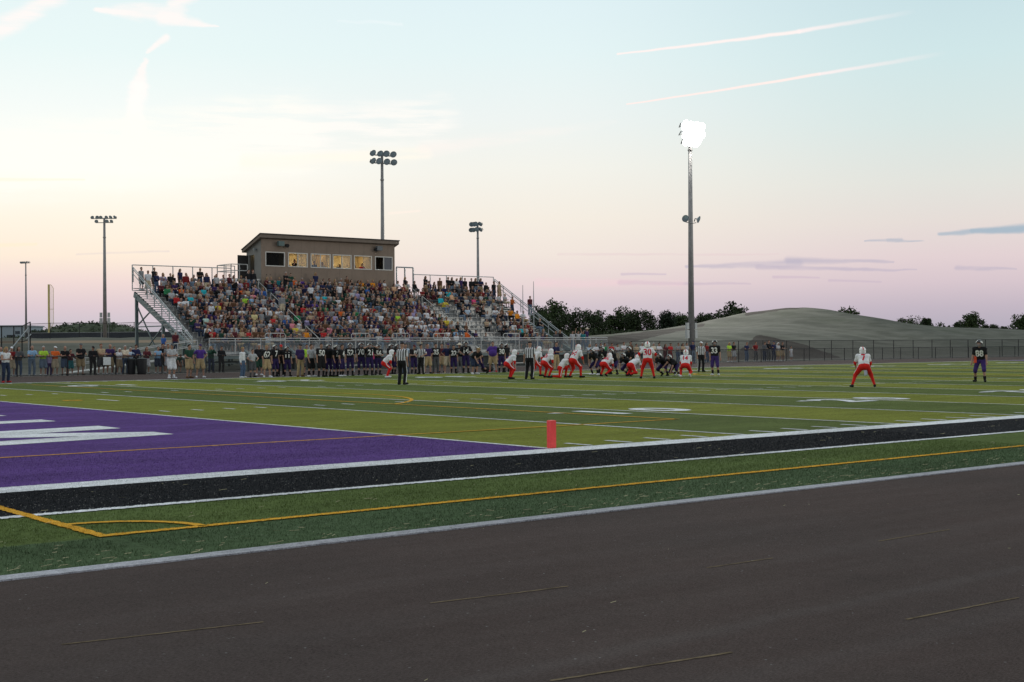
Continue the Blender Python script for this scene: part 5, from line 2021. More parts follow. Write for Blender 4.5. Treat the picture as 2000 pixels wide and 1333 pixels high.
official(P0(785, 752), -66, 'stand', 'nearest official in stripes and black cap, seen from behind between red player and sideline', size=1.01)
official(P0(1034, 741.5), -62, 'stand_b', 'official in stripes with dark hair standing among the red linebackers, back turned', size=1.02)
official(P0(1369, 727), 158, 'stand', 'official in a white cap facing us beside the player numbered 33', 'white', 1.0, w=1.1)
official((*gnd(823, 731.5)[:2], 0.01), 120, 'bag', 'official in stripes and black cap on the far sideline with arms folded over', size=.98)
red(996, 741, 'ready', -112, 'red and white player crouching hands on knees, far left of the defenders by the official', '2', .98, ns=.26)
red(1046, 735.5, 'ready_up', -100, 'red and white player half hidden behind the standing striped official', None, 1.0)
red(1068, 738.5, 'ready', -98, 'crouching red and white player just right of the striped official', '21', 1.0)
red(1099, 738.5, 'kneel', -112, 'red and white lineman down on one knee behind number 54', None, .98)
red(1123, 738.5, 'ready_up', -92, 'big red and white player numbered 54 leaning forward', '54', 1.06, ns=.33)
red(1186, 735.5, 'three_pt', -82, 'red and white lineman numbered 36 down in a stance', '36', 1.0, ns=.34)
red(1240, 735.5, 'low_four', -88, 'red and white lineman bent lowest, left of number 30', None, 1.0)
red(1265, 740, 'wide_up', -42, 'red and white player numbered 30 standing with his back to us', '30', 1.02, ns=.34)
red(1339, 737.5, 'squat_back', -52, 'red and white player squatting with white shoes, right end of the defenders', '14', 1.0, shoes='white', ns=.26)
red(1687, 757, 'wide', -44, 'red and white player numbered 7 in a wide stance, back to us, alone at right', '7', .94, ns=.33)
red(756, 738.5, 'ready', -118, 'red and white player crouching before the home bench line, left of the nearest official', '5', 1.0, shoes='white', ns=.26)
t = MB()
tw = P0(1687, 757)
tb = np.array((tw[0], tw[1], 0))-_fw*0.17
t.quad(tb+_rt*-.05+(0, 0, .81), tb+_rt*.06+(0, 0, .81), tb+_rt*.09+(0, 0, .46), tb+_rt*-.02+(0, 0, .44))
t.quad(tb+_rt*-.04+_fw*.02+(0, 0, .81), tb+_rt*.07+_fw*.02+(0, 0, .81), tb+_rt*.11+_fw*.03+(0, 0, .52), tb+_rt*.0+_fw*.03+(0, 0, .49))
tag(t.build('hand_towel', cloth((.50, .52, .62), 'towel_blue_white')), 'pale towel hanging from the waistband of the player numbered 7', 'towel')
blk(1915, 747, 'split', 112, 'black and purple player numbered 88 standing alone at the far right', '88', 1.0, ns=.28, socks=(.72, M_BLKFAB), h=.024, pants=M_PURLIT)
t = MB()
q = P0(1904, 747)
for dz, k in ((0, 0), (.03, .03)):
    t.add([(q[0]+_rt[0]*a-_fw[0]*(.12+k)-.0, q[1]+_rt[1]*a-_fw[1]*(.12+k), z) for a, z in ((-.10, .78), (.03, .80), (.03, 1.04), (-.06, 1.07))], [(0, 1, 2, 3)])
tag(t.build('hand_towel', cloth((.70, .10, .05), 'towel_orange')), 'orange-red towel tucked at the waist of the player numbered 88', 'towel')
blk(1397, 734, 'stand_b', 122, 'black and purple player numbered 33 standing right of the white-capped official', '33', 1.02, shoes='white', ns=.30, pants=M_PURLIT)
blk(1163, 733.5, 'ready', 92, 'black and purple player crouching at the left end of the offensive line', None, 1.0, shoes='white')
blk(1181, 731.5, 'ready_up', 100, 'black helmeted player standing behind number 36 with arms out', '5', 1.0)
blk(1199, 732, 'under', 100, 'black helmeted lineman crouched just behind number 36', None, .98)
blk(1222, 734, 'three_pt', 96, 'black lineman with lowered helmet facing the lowest red lineman', None, 1.0)
blk(1234, 731, 'under', 98, 'black player standing over the centre with helmet above the red linemen', None, 1.06)
blk(1292, 735, 'three_pt', 98, 'black lineman in a low stance just right of number 30', None, 1.0)
blk(1312, 735, 'low_four', 96, 'black lineman lowest at the right end, facing the squatting red player', None, 1.0, shoes='white')

# ---------------------------------------------------------------- home bench along the far sideline
G_BEN = 'home players and coaches lined up on the far sideline'


def bench(u, v, pose, turn, label, shirt, pants, hair=('short', 'brown'), shoes='black', socks=None, number=None, size=1.0, w=1.0, skin=0, num=.28):
    p = P0(u, v)
    return person((p[0], p[1], .006), facing_camera(p, turn), pose, label, shirt, pants, hair, shoes, socks, skin, size, w, G_BEN, number=number, num_size=num, h=.03)


def bplayer(u, v, pose, turn, label, number=None, size=1.0, pants=M_PURFAB, skin=0):
    p = P0(u, v)
    return blk(0, 0, pose, facing_camera(p, turn), label, number, size, group=G_BEN, pants=pants, h=.03, pos=(p[0], p[1], .006), ns=.32, skin=skin)


bench(473, 738.5, 'stand', 60, 'blond boy in a white lettered jacket and jeans, leftmost by the sideline line', ('long', 'white'), ('long', 'denim'), ('short', 'blond'), 'white', size=.93, number=None)
bench(493, 738, 'bag', 25, 'boy in a grey shirt hugging a helmet against his chest', ('tee', 'light grey'), ('shorts', 'dark grey'), ('short', 'brown'), 'black', (.5, 'dark grey'), size=.86)
bench(506, 734, 'stand', 10, 'large man in a black polo and grey-green shorts behind the boy in grey', ('polo', 'black'), ('shorts', 'dark green'), ('short', 'grey'), 'white', size=1.02, w=1.15)
bench(521, 737.5, 'stand_b', 20, 'blond player in black jersey 62 and tan shorts', ('jersey', M_BLKFAB), ('shorts', 'khaki'), ('short', 'blond'), 'white', None, '62', .98, num=.34)
bplayer(537, 736.5, 'stand', 40, 'helmeted home player numbered 7 next to the man in a red cap', '7')
bench(549, 736, 'hold', 5, 'man in a red cap holding a pale blue clipboard', ('tee', 'black'), ('long', 'black'), ('cap', 'red'), 'white')
bplayer(561, 736, 'stand_b', 15, 'helmeted home player numbered 11 right of the red cap', '11', .94)
bench(586, 736.5, 'stand', 30, 'coach in a dark purple polo, black cap and khaki trousers', ('polo', 'dark purple'), ('long', 'khaki'), ('cap', 'black'), 'brown', w=1.12)
bench(599, 732, 'stand', 15, 'person in a lime shirt mostly hidden behind the grey-shirted man', ('tee', 'lime'), ('shorts', 'dark grey'), ('short', 'brown'))
bench(607, 736.5, 'stand_b', 45, 'man in a grey shirt and black shorts with tall black socks', ('tee', 'light grey'), ('shorts', 'black'), ('short', 'brown'), 'white', (.5, 'black'))
bench(627, 736.5, 'stand', 25, 'bareheaded player in black jersey 50 and black shorts', ('jersey', M_BLKFAB), ('shorts', 'black'), ('short', 'dark'), 'black', (.5, 'black'), '50', 1.02, num=.32)
bplayer(641, 736, 'stand', 35, 'helmeted home player in a plain dark jersey next to number 50', None, 1.0)
bplayer(655, 736, 'stand_b', 55, 'helmeted home player numbered 2 in the cluster left of number 52', '2', .98)
bench(667, 736, 'stand', 60, 'bareheaded brown-haired player numbered 4 left of number 52', ('jersey', M_BLKFAB), ('knicker', M_PURFAB), ('short', 'brown'), 'white', (.6, 'black'), '4', .98, num=.30)
bplayer(684, 734.5, 'stand', 8, 'helmeted home player numbered 52', '52', 1.02)
bplayer(706, 733.5, 'stand_b', 5, 'helmeted home player numbered 70', '70', 1.04)
bplayer(722, 733.5, 'helmet_up', 20, 'home player numbered 21 with both hands up at his helmet', '21', 1.02)
bplayer(738, 733, 'hold', 25, 'helmeted home player numbered 56 left of the crouching red player', '56', .98)
bench(731, 730, 'stand', 10, 'person in a hot pink sleeve behind number 56', ('long', 'hot pink'), ('long', 'black'), ('long', 'brown'), size=.85)
bplayer(763, 731, 'stand', 40, 'helmeted home player just behind the crouching red player', None, 1.0)
bplayer(776, 731, 'stand_b', 25, 'helmeted home player half hidden by the nearest official', None, 1.0)
bench(792, 731, 'stand', 20, 'person in pale blue behind the nearest official', ('tee', 'pale blue'), ('long', 'denim'), ('short', 'dark'))
bench(808, 731, 'hold', 30, 'player in a maroon cap and black jersey numbered 5', ('jersey', M_BLKFAB), ('knicker', M_PURFAB), ('cap', 'maroon'), 'black', (.6, 'black'), '5', .96, num=.30)
bench(835, 730.5, 'hips', 20, 'coach in a navy and purple polo with khaki shorts beside the sideline official', ('polo', 'dark purple'), ('shorts', 'khaki'), ('short', 'brown'), 'black', w=1.1)
bench(851, 730, 'stand', 15, 'dark-haired player in jersey 35 and grey trousers', ('jersey', M_BLKFAB), ('long', 'dark grey'), ('short', 'dark'), 'brown', None, '35', num=.30)
bench(863, 728, 'stand', 5, 'man in maroon half hidden behind the navy-capped coach', ('polo', 'maroon'), ('shorts', 'khaki'), ('short', 'brown'))
bench(875, 729.5, 'hips', 15, 'coach in a navy polo, navy cap and khaki shorts, hands on hips', ('polo', 'navy'), ('shorts', 'pale khaki'), ('cap', 'dark purple'), 'tan')
bench(886, 729.5, 'stand', 10, 'bareheaded player numbered 32 left of the cowboy hat', ('jersey', M_BLKFAB), ('knicker', M_PURFAB), ('short', 'brown'), 'black', (.6, 'black'), '32', .94, num=.32)
bench(898, 729, 'stand_b', 8, 'player in a white cowboy hat, jersey 76 and grey trousers', ('jersey', M_BLKFAB), ('long', 'grey'), ('hat', 'cream'), 'brown', None, '76', 1.0, num=.32)
bplayer(910, 729, 'bag', 10, 'tall helmeted home player numbered 14', '14', 1.06)
bench(927, 731.5, 'bend', 40, 'blond woman in a black top bending forward right of number 14', ('tee', 'black'), ('shorts', 'dark denim'), ('pony', 'blond'), 'white')
bplayer(940, 731, 'lunge', -70, 'home player stretching out a leg right of the bending blond woman', None, 1.0)
bench(963, 727.5, 'hips', -5, 'very large coach in a purple polo and khaki shorts with hands on hips', ('polo', 'purple'), ('shorts', 'khaki'), ('short', 'brown'), 'red', None, None, 1.06, 1.28)
bplayer(979, 728, 'stand', 20, 'helmeted home player numbered 30 right of the very large coach', '30', 1.0)
bplayer(989, 727, 'stand_b', 45, 'helmeted home player behind the leftmost crouching defender', None, 1.0)
bench(1086, 724.5, 'cross', 40, 'man in navy with folded arms and khaki trousers behind the red linebackers', ('polo', 'navy'), ('long', 'khaki'), ('short', 'brown'), 'brown', None, None, 1.03)
bench(335, 740, 'hold', 30, 'man in a grey shirt, visor and white shorts standing alone on the track', ('tee', 'light grey'), ('shorts', 'white'), ('cap', 'dark grey'), 'white', (.8, 'white'), None, 1.05, 1.05)
bench(369, 739, 'paper', 35, 'man in a dark shirt and khaki shorts holding white papers on the track', ('tee', 'dark green'), ('shorts', 'khaki'), ('short', 'dark'), 'brown', None, None, 1.02)
bench(391, 738.5, 'hips', 15, 'man in a bright purple shirt, cap and khaki shorts on the track', ('tee', 'purple'), ('shorts', 'khaki'), ('cap', 'dark purple'), 'white', None, None, 1.02)
bench(11, 748, 'hold', 30, 'long-haired woman in a white top and jeans with red shoes on the track', ('tank', 'white'), ('long', 'dark denim'), ('long', 'blond'), 'red', None, None, .98)
q = gnd(364, 738.6)
tag(MB().box(q[0]-.10, q[0]+.13, q[1]-.30, q[1]-.285, .88, 1.12).build('paper_sheet', plain('paper', (.75, .75, .73), .7)), 'white papers in the hand of the man in dark shirt on the track', 'paper')

# ---------------------------------------------------------------- people along the fence
G_FEN = 'people standing along the low fence'


def atfence(u, pose, label, shirt, pants, hair, size=1.0, shoes='white', w=1.0, dy=.46, turn=0, skin=0, socks=None, group=G_FEN):
    q = aty(u, 720, FY+dy)
    return person((q[0], q[1], 0.0), 180+turn, pose, label, shirt, pants, hair, shoes, socks, skin, size, w, group, h=.034)


T, LS, Po, Tk = 'tee', 'long', 'polo', 'tank'
for row in (
    (1, 'fence', 'bald man in pale blue at the left edge, behind the woman in white', (T, 'pale blue'), ('long', 'maroon'), ('bald', 'grey')),
    (22, 'fence', 'man in a dark red shirt, white cap and khaki shorts at the fence', (T, 'dark red'), ('shorts', 'pale khaki'), ('cap', 'white')),
    (36, 'fence_b', 'brown-haired woman in a dark jacket and jeans next to the man in dark red', ('jacket', 'dark grey'), ('long', 'denim'), ('long', 'brown')),
    (62, 'fence', 'bald man in a light blue shirt and faded jeans at the fence', (T, 'light blue'), ('long', 'pale denim'), ('bald', 'white'), 1.04),
    (84, 'fence', 'man in a lime green shirt and blue shorts leaning on the fence', (T, 'lime'), ('shorts', 'pale denim'), ('short', 'grey'), 1.02),
    (96, 'stand', 'child in purple between the lime and the orange shirts', (T, 'lavender'), ('long', 'dark purple'), ('short', 'brown'), .76),
    (107, 'fence_b', 'man in a bright orange shirt, white cap and khaki shorts', (T, 'orange'), ('shorts', 'pale khaki'), ('cap', 'white'), 1.0),
    (126, 'fence', 'bald man in black with blue shorts at the fence', (T, 'black'), ('shorts', 'denim'), ('bald', 'brown'), 1.02, 'black'),
    (137, 'fence_b', 'dark-haired person in maroon leaning over the fence beside the bald man in black', (LS, 'maroon'), ('shorts', 'teal'), ('short', 'dark'), .90),
    (157, 'fence', 'tall man in a black shirt with a pale print, cap and wide tan shorts', (T, 'black'), ('shorts', 'khaki'), ('cap', 'dark grey'), 1.10, 'brown', 1.2),
    (181, 'hold', 'man all in black with a black cap holding white paper', ('jacket', 'black'), ('long', 'black'), ('cap', 'black'), 1.0, 'black'),
    (197, 'cross', 'man in a tan shirt with folded arms and dark shorts left of the notice', (T, 'tan'), ('shorts', 'dark grey'), ('short', 'red'), 1.08),
    (214, 'fence', 'man in a dark purple checked shirt and khaki shorts behind the notice', (T, 'dark purple'), ('shorts', 'khaki'), ('bald', 'brown'), 1.08),
    (223, 'stand', 'person in black behind the man in dark purple', (LS, 'black'), ('long', 'black'), ('short', 'red'), .98, 'black', 1.0, 1.2),
    (233, 'hold', 'white-haired woman in a white top with a camera strap', (T, 'white'), ('shorts', 'tan'), ('long', 'white'), .93),
    (244, 'cross', 'grey-haired man in a white shirt with folded arms and blue jeans', (Po, 'cream'), ('long', 'denim'), ('short', 'grey'), 1.02, 'black', 1.1),
    (254, 'fence_b', 'person in a pale blue striped top and black trousers', (T, 'pale blue'), ('long', 'black'), ('short', 'grey'), .95),
    (265, 'hold', 'brown-haired woman in dark blue holding a bag between the bins', (LS, 'navy'), ('shorts', 'black'), ('pony', 'brown'), 1.05),
    (286, 'fence', 'woman in a dark maroon top and white shorts with her arm along the fence', (T, 'maroon'), ('shorts', 'white'), ('long', 'red'), .97),
    (308, 'fence', 'woman in a light blue tank top and denim shorts leaning on the fence', (Tk, 'light blue'), ('shorts', 'dark denim'), ('pony', 'brown'), .98),
    (317, 'fence_b', 'tall dark man in black shorts beside the woman in light blue', (T, 'black'), ('shorts', 'black'), ('short', 'dark'), 1.08, 'white', 1.0, .8),
    (328, 'stand', 'woman in grey half hidden by the man in white shorts', (T, 'grey'), ('shorts', 'white'), ('short', 'red'), 1.05),
    (349, 'bend', 'child in dark clothes bending down behind the fence by the stand', (T, 'dark green'), ('shorts', 'brown'), ('short', 'brown'), .8, 'black', 1.0, 1.6),
    (412, 'phone', 'person in a dark jacket raising a phone below the front of the stand', ('jacket', 'dark green'), ('long', 'dark denim'), ('long', 'blond'), .97, 'black'),
    (432, 'hold', 'person in an open black jacket over a yellow shirt', ('jacket', 'black'), ('long', 'black'), ('short', 'brown'), .97, 'black'),
    (1151, 'fence', 'blond woman in pale pink at the fence behind the crouching black players', (T, 'pale blue'), ('shorts', 'khaki'), ('long', 'blond'), .96),
    (1163, 'fence', 'man in a white shirt with both arms on the fence left of the green shirt', (T, 'white'), ('long', 'denim'), ('short', 'dark')),
    (1173, 'stand', 'dark-clothed person between the white and the green shirts', (T, 'black'), ('long', 'black'), ('short', 'brown'), 1.0),
    (1181, 'stand_b', 'person in a green shirt at the end of the stand', (T, 'green'), ('long', 'dark denim'), ('short', 'brown')),
    (1194, 'hold', 'person in a red shirt right of the green shirt', (T, 'red'), ('shorts', 'dark red'), ('short', 'brown'), 1.0),
    (1205, 'fence_b', 'person in a light grey shirt right of the left red shirt', (T, 'light grey'), ('shorts', 'pale khaki'), ('short', 'dark'), .96),
    (1217, 'fence', 'man in a white shirt directly behind the upright black lineman', (T, 'white'), ('shorts', 'pale khaki'), ('short', 'brown'), 1.06),
    (1231, 'stand', 'brown-haired man in a brown jacket well behind the fence', ('jacket', 'brown'), ('long', 'denim'), ('short', 'brown'), 1.06, 'black', 1.0, 1.7),
    (1243, 'stand_b', 'person in tan behind the tallest lineman', (T, 'tan'), ('long', 'denim'), ('short', 'dark'), .96, 'black', 1.0, 1.2),
    (1253, 'fence', 'man in white leaning on the fence left of number 30', (T, 'white'), ('long', 'dark denim'), ('short', 'grey'), 1.02),
    (1261, 'stand', 'person in lime behind the helmet of number 30', (T, 'lime'), ('long', 'denim'), ('short', 'brown'), 1.0, 'white', 1.0, 1.3),
    (1276, 'cross', 'pink-faced man in pale clothes right of the helmet of number 30', (T, 'cream'), ('shorts', 'tan'), ('short', 'grey'), 1.0),
    (1286, 'fence', 'man in a white shirt and dark jeans with one arm along the fence', (Po, 'white'), ('long', 'dark denim'), ('short', 'dark'), 1.0),
    (1299, 'fence_b', 'woman in dusty pink between the white shirt and the red shirt', (T, 'maroon'), ('long', 'maroon'), ('long', 'brown'), .95),
    (1309, 'hold', 'person in a red shirt above the low black linemen', (T, 'red'), ('shorts', 'dark red'), ('short', 'brown'), .98),
    (1324, 'fence', 'person in grey above the squatting red player', (T, 'grey'), ('long', 'denim'), ('short', 'brown'), 1.0),
    (1333, 'hold', 'woman in tan between the two grey and black shirts', (T, 'tan'), ('long', 'dark denim'), ('long', 'brown'), .98),
    (1341, 'stand', 'dark-haired person in light grey left of the white-capped official', (T, 'light grey'), ('long', 'denim'), ('short', 'dark'), 1.0),
    (1353, 'hips', 'man in navy and a cap with a hand on his hip behind the white-capped official', (T, 'navy'), ('long', 'pale denim'), ('cap', 'navy'), 1.08),
    (1380, 'stand', 'person in dark red between the white-capped official and number 33', (LS, 'dark red'), ('long', 'denim'), ('long', 'brown'), 1.0),
    (1386, 'stand_b', 'child in brown beside the dark red shirt', (T, 'brown'), ('long', 'denim'), ('short', 'brown'), .8),
):
    atfence(*row)
for row in (
    (1424, 'hold', 'woman in a lime top and tan skirt right of number 33', (T, 'lime'), ('shorts', 'khaki'), ('long', 'blond'), 1.0),
    (1433, 'hips', 'woman in black with an elbow out and a white skirt beside the lime top', (T, 'black'), ('shorts', 'light grey'), ('pony', 'brown'), 1.02),
    (1458, 'hold', 'person in blue standing alone in front of the brown soil', (T, 'navy'), ('long', 'denim'), ('short', 'red'), 1.0),
    (1476, 'hips', 'man in dark red with hands on hips in front of the brown soil', (T, 'dark red'), ('long', 'dark grey'), ('short', 'brown'), 1.02),
    (1493, 'hold', 'person in an open dark jacket over white, left of the group of five', ('jacket', 'dark grey'), ('long', 'dark denim'), ('short', 'brown'), 1.02),
    (1501, 'cross', 'tallest person in black in the group before the brown soil', (LS, 'black'), ('long', 'dark grey'), ('short', 'brown'), 1.1),
    (1511, 'hips', 'person in navy holding white paper in the group before the brown soil', (LS, 'navy'), ('long', 'dark denim'), ('cap', 'navy'), 1.04),
    (1519, 'hold', 'white-haired woman in a pale shirt and tan shorts in the group', (T, 'light grey'), ('shorts', 'khaki'), ('long', 'white'), .98),
    (1528, 'cross', 'man in a black shirt and tan shorts at the right of the group', (T, 'black'), ('shorts', 'tan'), ('short', 'brown'), 1.0),
    (1545, 'stand', 'small child in white right of the group before the brown soil', (T, 'white'), ('shorts', 'light grey'), ('short', 'dark'), .78),
):
    atfence(*row, dy=.9)
# on the ramp and walkway
for u, pose, label, shirt, pants, hair, (yy, zz), hd in (
    (320, 'stand', 'bald man in a bright blue shirt at the top of the entrance ramp', (T, 'blue'), ('long', 'dark denim'), ('bald', 'grey'), (70.2, 0.86), 100),
    (342, 'stand_b', 'person in dark maroon where the ramp meets the stand', (T, 'maroon'), ('long', 'dark denim'), ('short', 'grey'), (70.4, 1.08), -60),
    (256, 'stand', 'dark figure behind the ramp rail near its lower end', (LS, 'navy'), ('long', 'black'), ('short', 'dark'), (71.8, 0.0), 180),
    (1118, 'stand', 'pale shirted person on the right end of the walkway, leftmost of four', (T, 'light grey'), ('long', 'denim'), ('short', 'dark'), (69.6, WZ), 170),
    (1129, 'arms_up', 'dark-haired person with raised arms on the right end of the walkway', (T, 'light grey'), ('long', 'black'), ('short', 'dark'), (69.5, WZ), 180),
    (1139, 'stand_b', 'person in teal on the right end of the walkway', (T, 'teal'), ('long', 'denim'), ('short', 'brown'), (69.6, WZ), 160),
    (1146, 'stand', 'person in dark purple and a pale hat, rightmost on the walkway', (T, 'dark purple'), ('long', 'denim'), ('hat', 'cream'), (69.9, WZ+.25), 200),
    (1094, 'walk', 'woman in a black and white top walking down at the right end of the stand', (LS, 'black'), ('shorts', 'dark grey'), ('long', 'blond'), (70.3, WZ+.1), 150),
    (1086, 'stand', 'person in dark clothes beside the walking woman at the right end', (LS, 'dark grey'), ('long', 'black'), ('long', 'brown'), (70.2, WZ), 120),
):
    q = aty(u, 680, yy)
    person((q[0], yy, zz+.004), hd, pose, label, shirt, pants, hair, 'white', group='people moving about the stand', h=.034, size=.97)
# inside the press box
for x, y, pose, label, shirt, hair, sz in (
    (41.35, 1.0, 'stand', 'dark-haired person in white behind the second press box window', (T, 'light grey'), ('short', 'dark'), .92),
    (41.95, .8, 'phone', 'person in black raising both hands behind the second press box window', (T, 'black'), ('short', 'dark'), 1.0),
    (43.75, .75, 'seat', 'seated person in blue low in the third press box window', (T, 'navy'), ('short', 'brown'), 1.0),
    (44.45, .75, 'seat_b', 'seated person in tan low in the third press box window', (T, 'tan'), ('short', 'brown'), .98),
    (46.1, .8, 'bend', 'person in dark clothes bending over a camera in the fourth press box window', (T, 'dark grey'), ('short', 'dark'), 1.0),
    (47.55, .75, 'phone', 'person in a white shirt standing at the open fifth press box window', (T, 'white'), ('short', 'red'), .97),
    (48.35, .7, 'seat_b', 'person in a red shirt seated at the fifth press box window', (T, 'red'), ('short', 'brown'), 1.0),
    (39.1, .6, 'seat', 'dim seated figure at the left of the dark first press box window', (T, 'black'), ('short', 'brown'), 1.0),
):
    person((x, BY0+y, 7.1+(.35 if pose.startswith('seat') else 0)), 180, pose, label, shirt, ('long', 'dark denim'), hair, 'black', None, 0, sz, 1.0, 'people inside the press box', h=.034)
    if pose.startswith('seat'):
        c = MB().box(-.22, .22, -.22, .2, .74, .785).box(-.22, .22, .17, .21, .79, 1.15)
        for sx in (-.2, .2):
            for sy in (-.19, .18):
                c.box(sx-.015, sx+.015, sy-.015, sy+.015, 0, .74)
        tag(c.build('stool_chair', M_BLACKSTEEL, loc=(x, BY0+y, 7.1)), 'dark high chair in the press box under ' + {39.1: 'the dim figure', 43.75: 'the person in blue', 44.45: 'the person in tan'}.get(x, 'the person in red'), 'chair', 'press box chairs')

# ---------------------------------------------------------------- the crowd on the benches
ANCH = '''273 530 grey S|287 542 white S|303 547 navy S|318 552 lavender|330 543 black S|349 542 navy S|361 545 dark_red S|376 547 grey|388 543 black S|401 547 navy S|344 588 red c|372 589 turquoise|397 571 turquoise|351 599 white|363 597 white
371 613 white|334 581 light_grey|354 575 orange|326 576 green|402 649 white|420 545 light_grey S|435 552 light_grey|445 546 maroon S|457 552 white|470 552 tan|482 538 black S|491 545 black S|471 574 orange|479 589 lime c|491 594 light_blue|514 575 blue|491 580 pink
405 581 grey|430 581 light_grey|412 602 white c|426 603 yellow|402 611 dark_red|469 617 white|482 615 grey|434 625 white|496 625 pale_yellow|508 624 grey S|524 616 white|515 607 white|402 631 mint|414 657 red|457 648 light_grey|485 657 red|495 648 cream|444 657 grey|472 657 tan
523 666 pale_blue|547 540 black S|565 543 dark_green S|565 554 orange|586 548 purple|614 546 navy S|639 550 white|545 550 teal|604 566 white S|660 572 white S|632 556 black|666 550 light_grey|594 586 light_grey|619 585 light_blue|634 586 turquoise|591 607 red|612 600 purple|636 611 green|613 619 tan c
580 623 green|533 633 red|558 633 blue|541 619 white|548 591 grey S|582 639 white|570 640 pink|577 651 yellow|597 656 bright_orange|544 650 lavender|527 641 white|642 649 pink|654 623 lavender|660 593 white|667 618 orange|619 632 maroon|632 657 red|705 550 bright_orange|727 551 bright_orange|750 554 white
769 568 peach|773 555 white|717 571 blue|691 570 light_grey|703 572 black|757 589 purple|714 609 white c|726 609 red|695 615 green|750 608 white|742 561 dark_purple|777 625 lime|743 627 white|681 636 white|734 650 white|723 647 light_grey c|783 651 white|740 667 light_grey|756 669 red|662 600 white|788 571 dark_red|700 654 teal
808 596 light_blue|788 562 light_grey|860 590 turquoise|866 600 yellow|859 577 white|875 578 turquoise|881 586 peach|925 592 hot_pink|913 613 pale_blue|900 613 black|872 632 yellow|861 649 red|881 643 grey|890 657 light_blue|911 655 orange|801 641 white|813 629 white|821 630 white|832 622 white|802 629 white|829 656 light_grey|849 657 orange|894 642 black
953 571 white|973 585 light_grey|986 586 light_grey|997 593 rust S|965 614 white|980 613 brown|997 613 bright_orange|1009 622 bright_orange|1022 620 white|1032 588 maroon S|935 600 black|1018 651 turquoise|1037 648 maroon|1026 649 light_grey|1022 641 black|1003 641 white|1050 635 black|975 633 brown|976 645 grey|946 561 black S|957 560 black S|972 560 tan S
828 550 black S|838 556 dark_purple|847 557 black|856 553 brown S|872 556 black S|880 556 black S|889 556 white S|897 557 dark_purple S|905 554 black S|918 557 black S|926 557 black S|936 557 navy S|788 546 black S|896 600 black'''
HAIRS = [('short', 'brown'), ('short', 'dark'), ('long', 'brown'), ('short', 'grey'), ('long', 'blond'), ('long', 'dark'), ('short', 'red'), ('bald', 'grey'), ('short', 'blond')]
rng = np.random.default_rng(77)
seats = []
for tok in ANCH.replace('\n', '|').split('|'):
    t = tok.split()
    u, v, c = float(t[0]), float(t[1]), t[2].replace('_', ' ')
    fl = t[3] if len(t) > 3 else ''
    best = None
    for i in range(NR):
        y = row_y(i)+(.40 if fl == 'S' else .46)
        zc = row_z(i)+(1.22 if fl == 'S' else .78)
        q = aty(u, v, y)
        e = abs(q[2]-zc)
        if best is None or e < best[0]:
            best = (e, i, q[0], y)
    seats.append(dict(i=best[1], x=best[2], c=c, stand=fl == 'S', cap=fl == 'c'))
# keep neighbours from overlapping
for i in range(NR):
    rw = sorted([s for s in seats if s['i'] == i], key=lambda s: s['x'])
    for a, b in zip(rw, rw[1:]):
        if b['x']-a['x'] < .44:
            b['x'] = a['x']+.44
ORD = ['front', 'second', 'third', 'fourth', 'fifth', 'sixth', 'seventh', 'eighth', 'ninth', 'tenth', 'eleventh', 'twelfth', 'thirteenth', 'fourteenth', 'top']


def block(x):
    if x < 31.5:
        return 'near the left end stairs'
    if x < 34.5:
        return 'in the middle of the left block'
    if x < 38.4:
        return 'close to the left aisle'
    if x < 41.5:
        return 'just right of the left aisle'
    if x < 45:
        return 'left of centre in the middle block'
    if x < 48.5:
        return 'right of centre in the middle block'
    if x < 52:
        return 'close to the right aisle'
    if x < 55:
        return 'just right of the right aisle'
    if x < 58.5:
        return 'in the middle of the right block'
    return 'near the right end stairs'


for s in seats:
    hr = HAIRS[rng.integers(len(HAIRS))]
    s['hair'] = ('cap', 'white') if s['cap'] else hr
    base = '%s person in %s, %s row from the front, %s' % ('standing' if s['stand'] else 'seated', s['c']+(' and white cap' if s['cap'] else ''), ORD[s['i']], block(s['x']))
    if s['i'] in (0, 14):
        base = base.replace(' row from the front', ' row')
    s['base'] = base
for s in seats:
    same = sorted([q for q in seats if q['base'] == s['base']], key=lambda q: q['x'])
    lab = s['base']
    if len(same) == 2:
        lab = ('left' if same[0] is s else 'right')+' '+lab.replace('person', 'one of two', 1)
    elif len(same) > 2:
        lab = ('first', 'second', 'third', 'fourth', 'fifth', 'sixth')[same.index(s)]+' from left, '+lab
    s['label'] = ' '.join(lab.split()[:16])
PANTS = [('long', 'denim'), ('long', 'dark denim'), ('shorts', 'khaki'), ('shorts', 'dark grey'), ('long', 'black'), ('shorts', 'pale khaki'), ('long', 'pale denim')]
SEATP = ['seat', 'seat_b', 'seat_c', 'seat_d', 'seat', 'seat_c']
STANDP = ['stand', 'stand_b', 'cross', 'hold', 'stand']
for n_, s in enumerate(seats):
    i = s['i']
    pose = STANDP[n_ % 5] if s['stand'] else SEATP[n_ % 6]
    sz = float(rng.uniform(.94, 1.04))
    y = row_y(i)+(.20 if s['stand'] else .50)
    z = row_z(i)+.004 if s['stand'] else row_z(i)+.43-.40*sz
    hd = 180+float(rng.normal(6, 14))
    person((s['x'], y, z), hd, pose, s['label'], (('tee', 'tee', 'long', 'polo')[n_ % 4], s['c']), PANTS[rng.integers(7)] if s['c'] != 'maroon' else ('long', 'denim'), s['hair'], ('white', 'dark grey')[n_ % 2], None,
           int(rng.choice([0, 0, 1, 2])), sz, 1.0, 'spectators in the grandstand', h=.036, face=False)

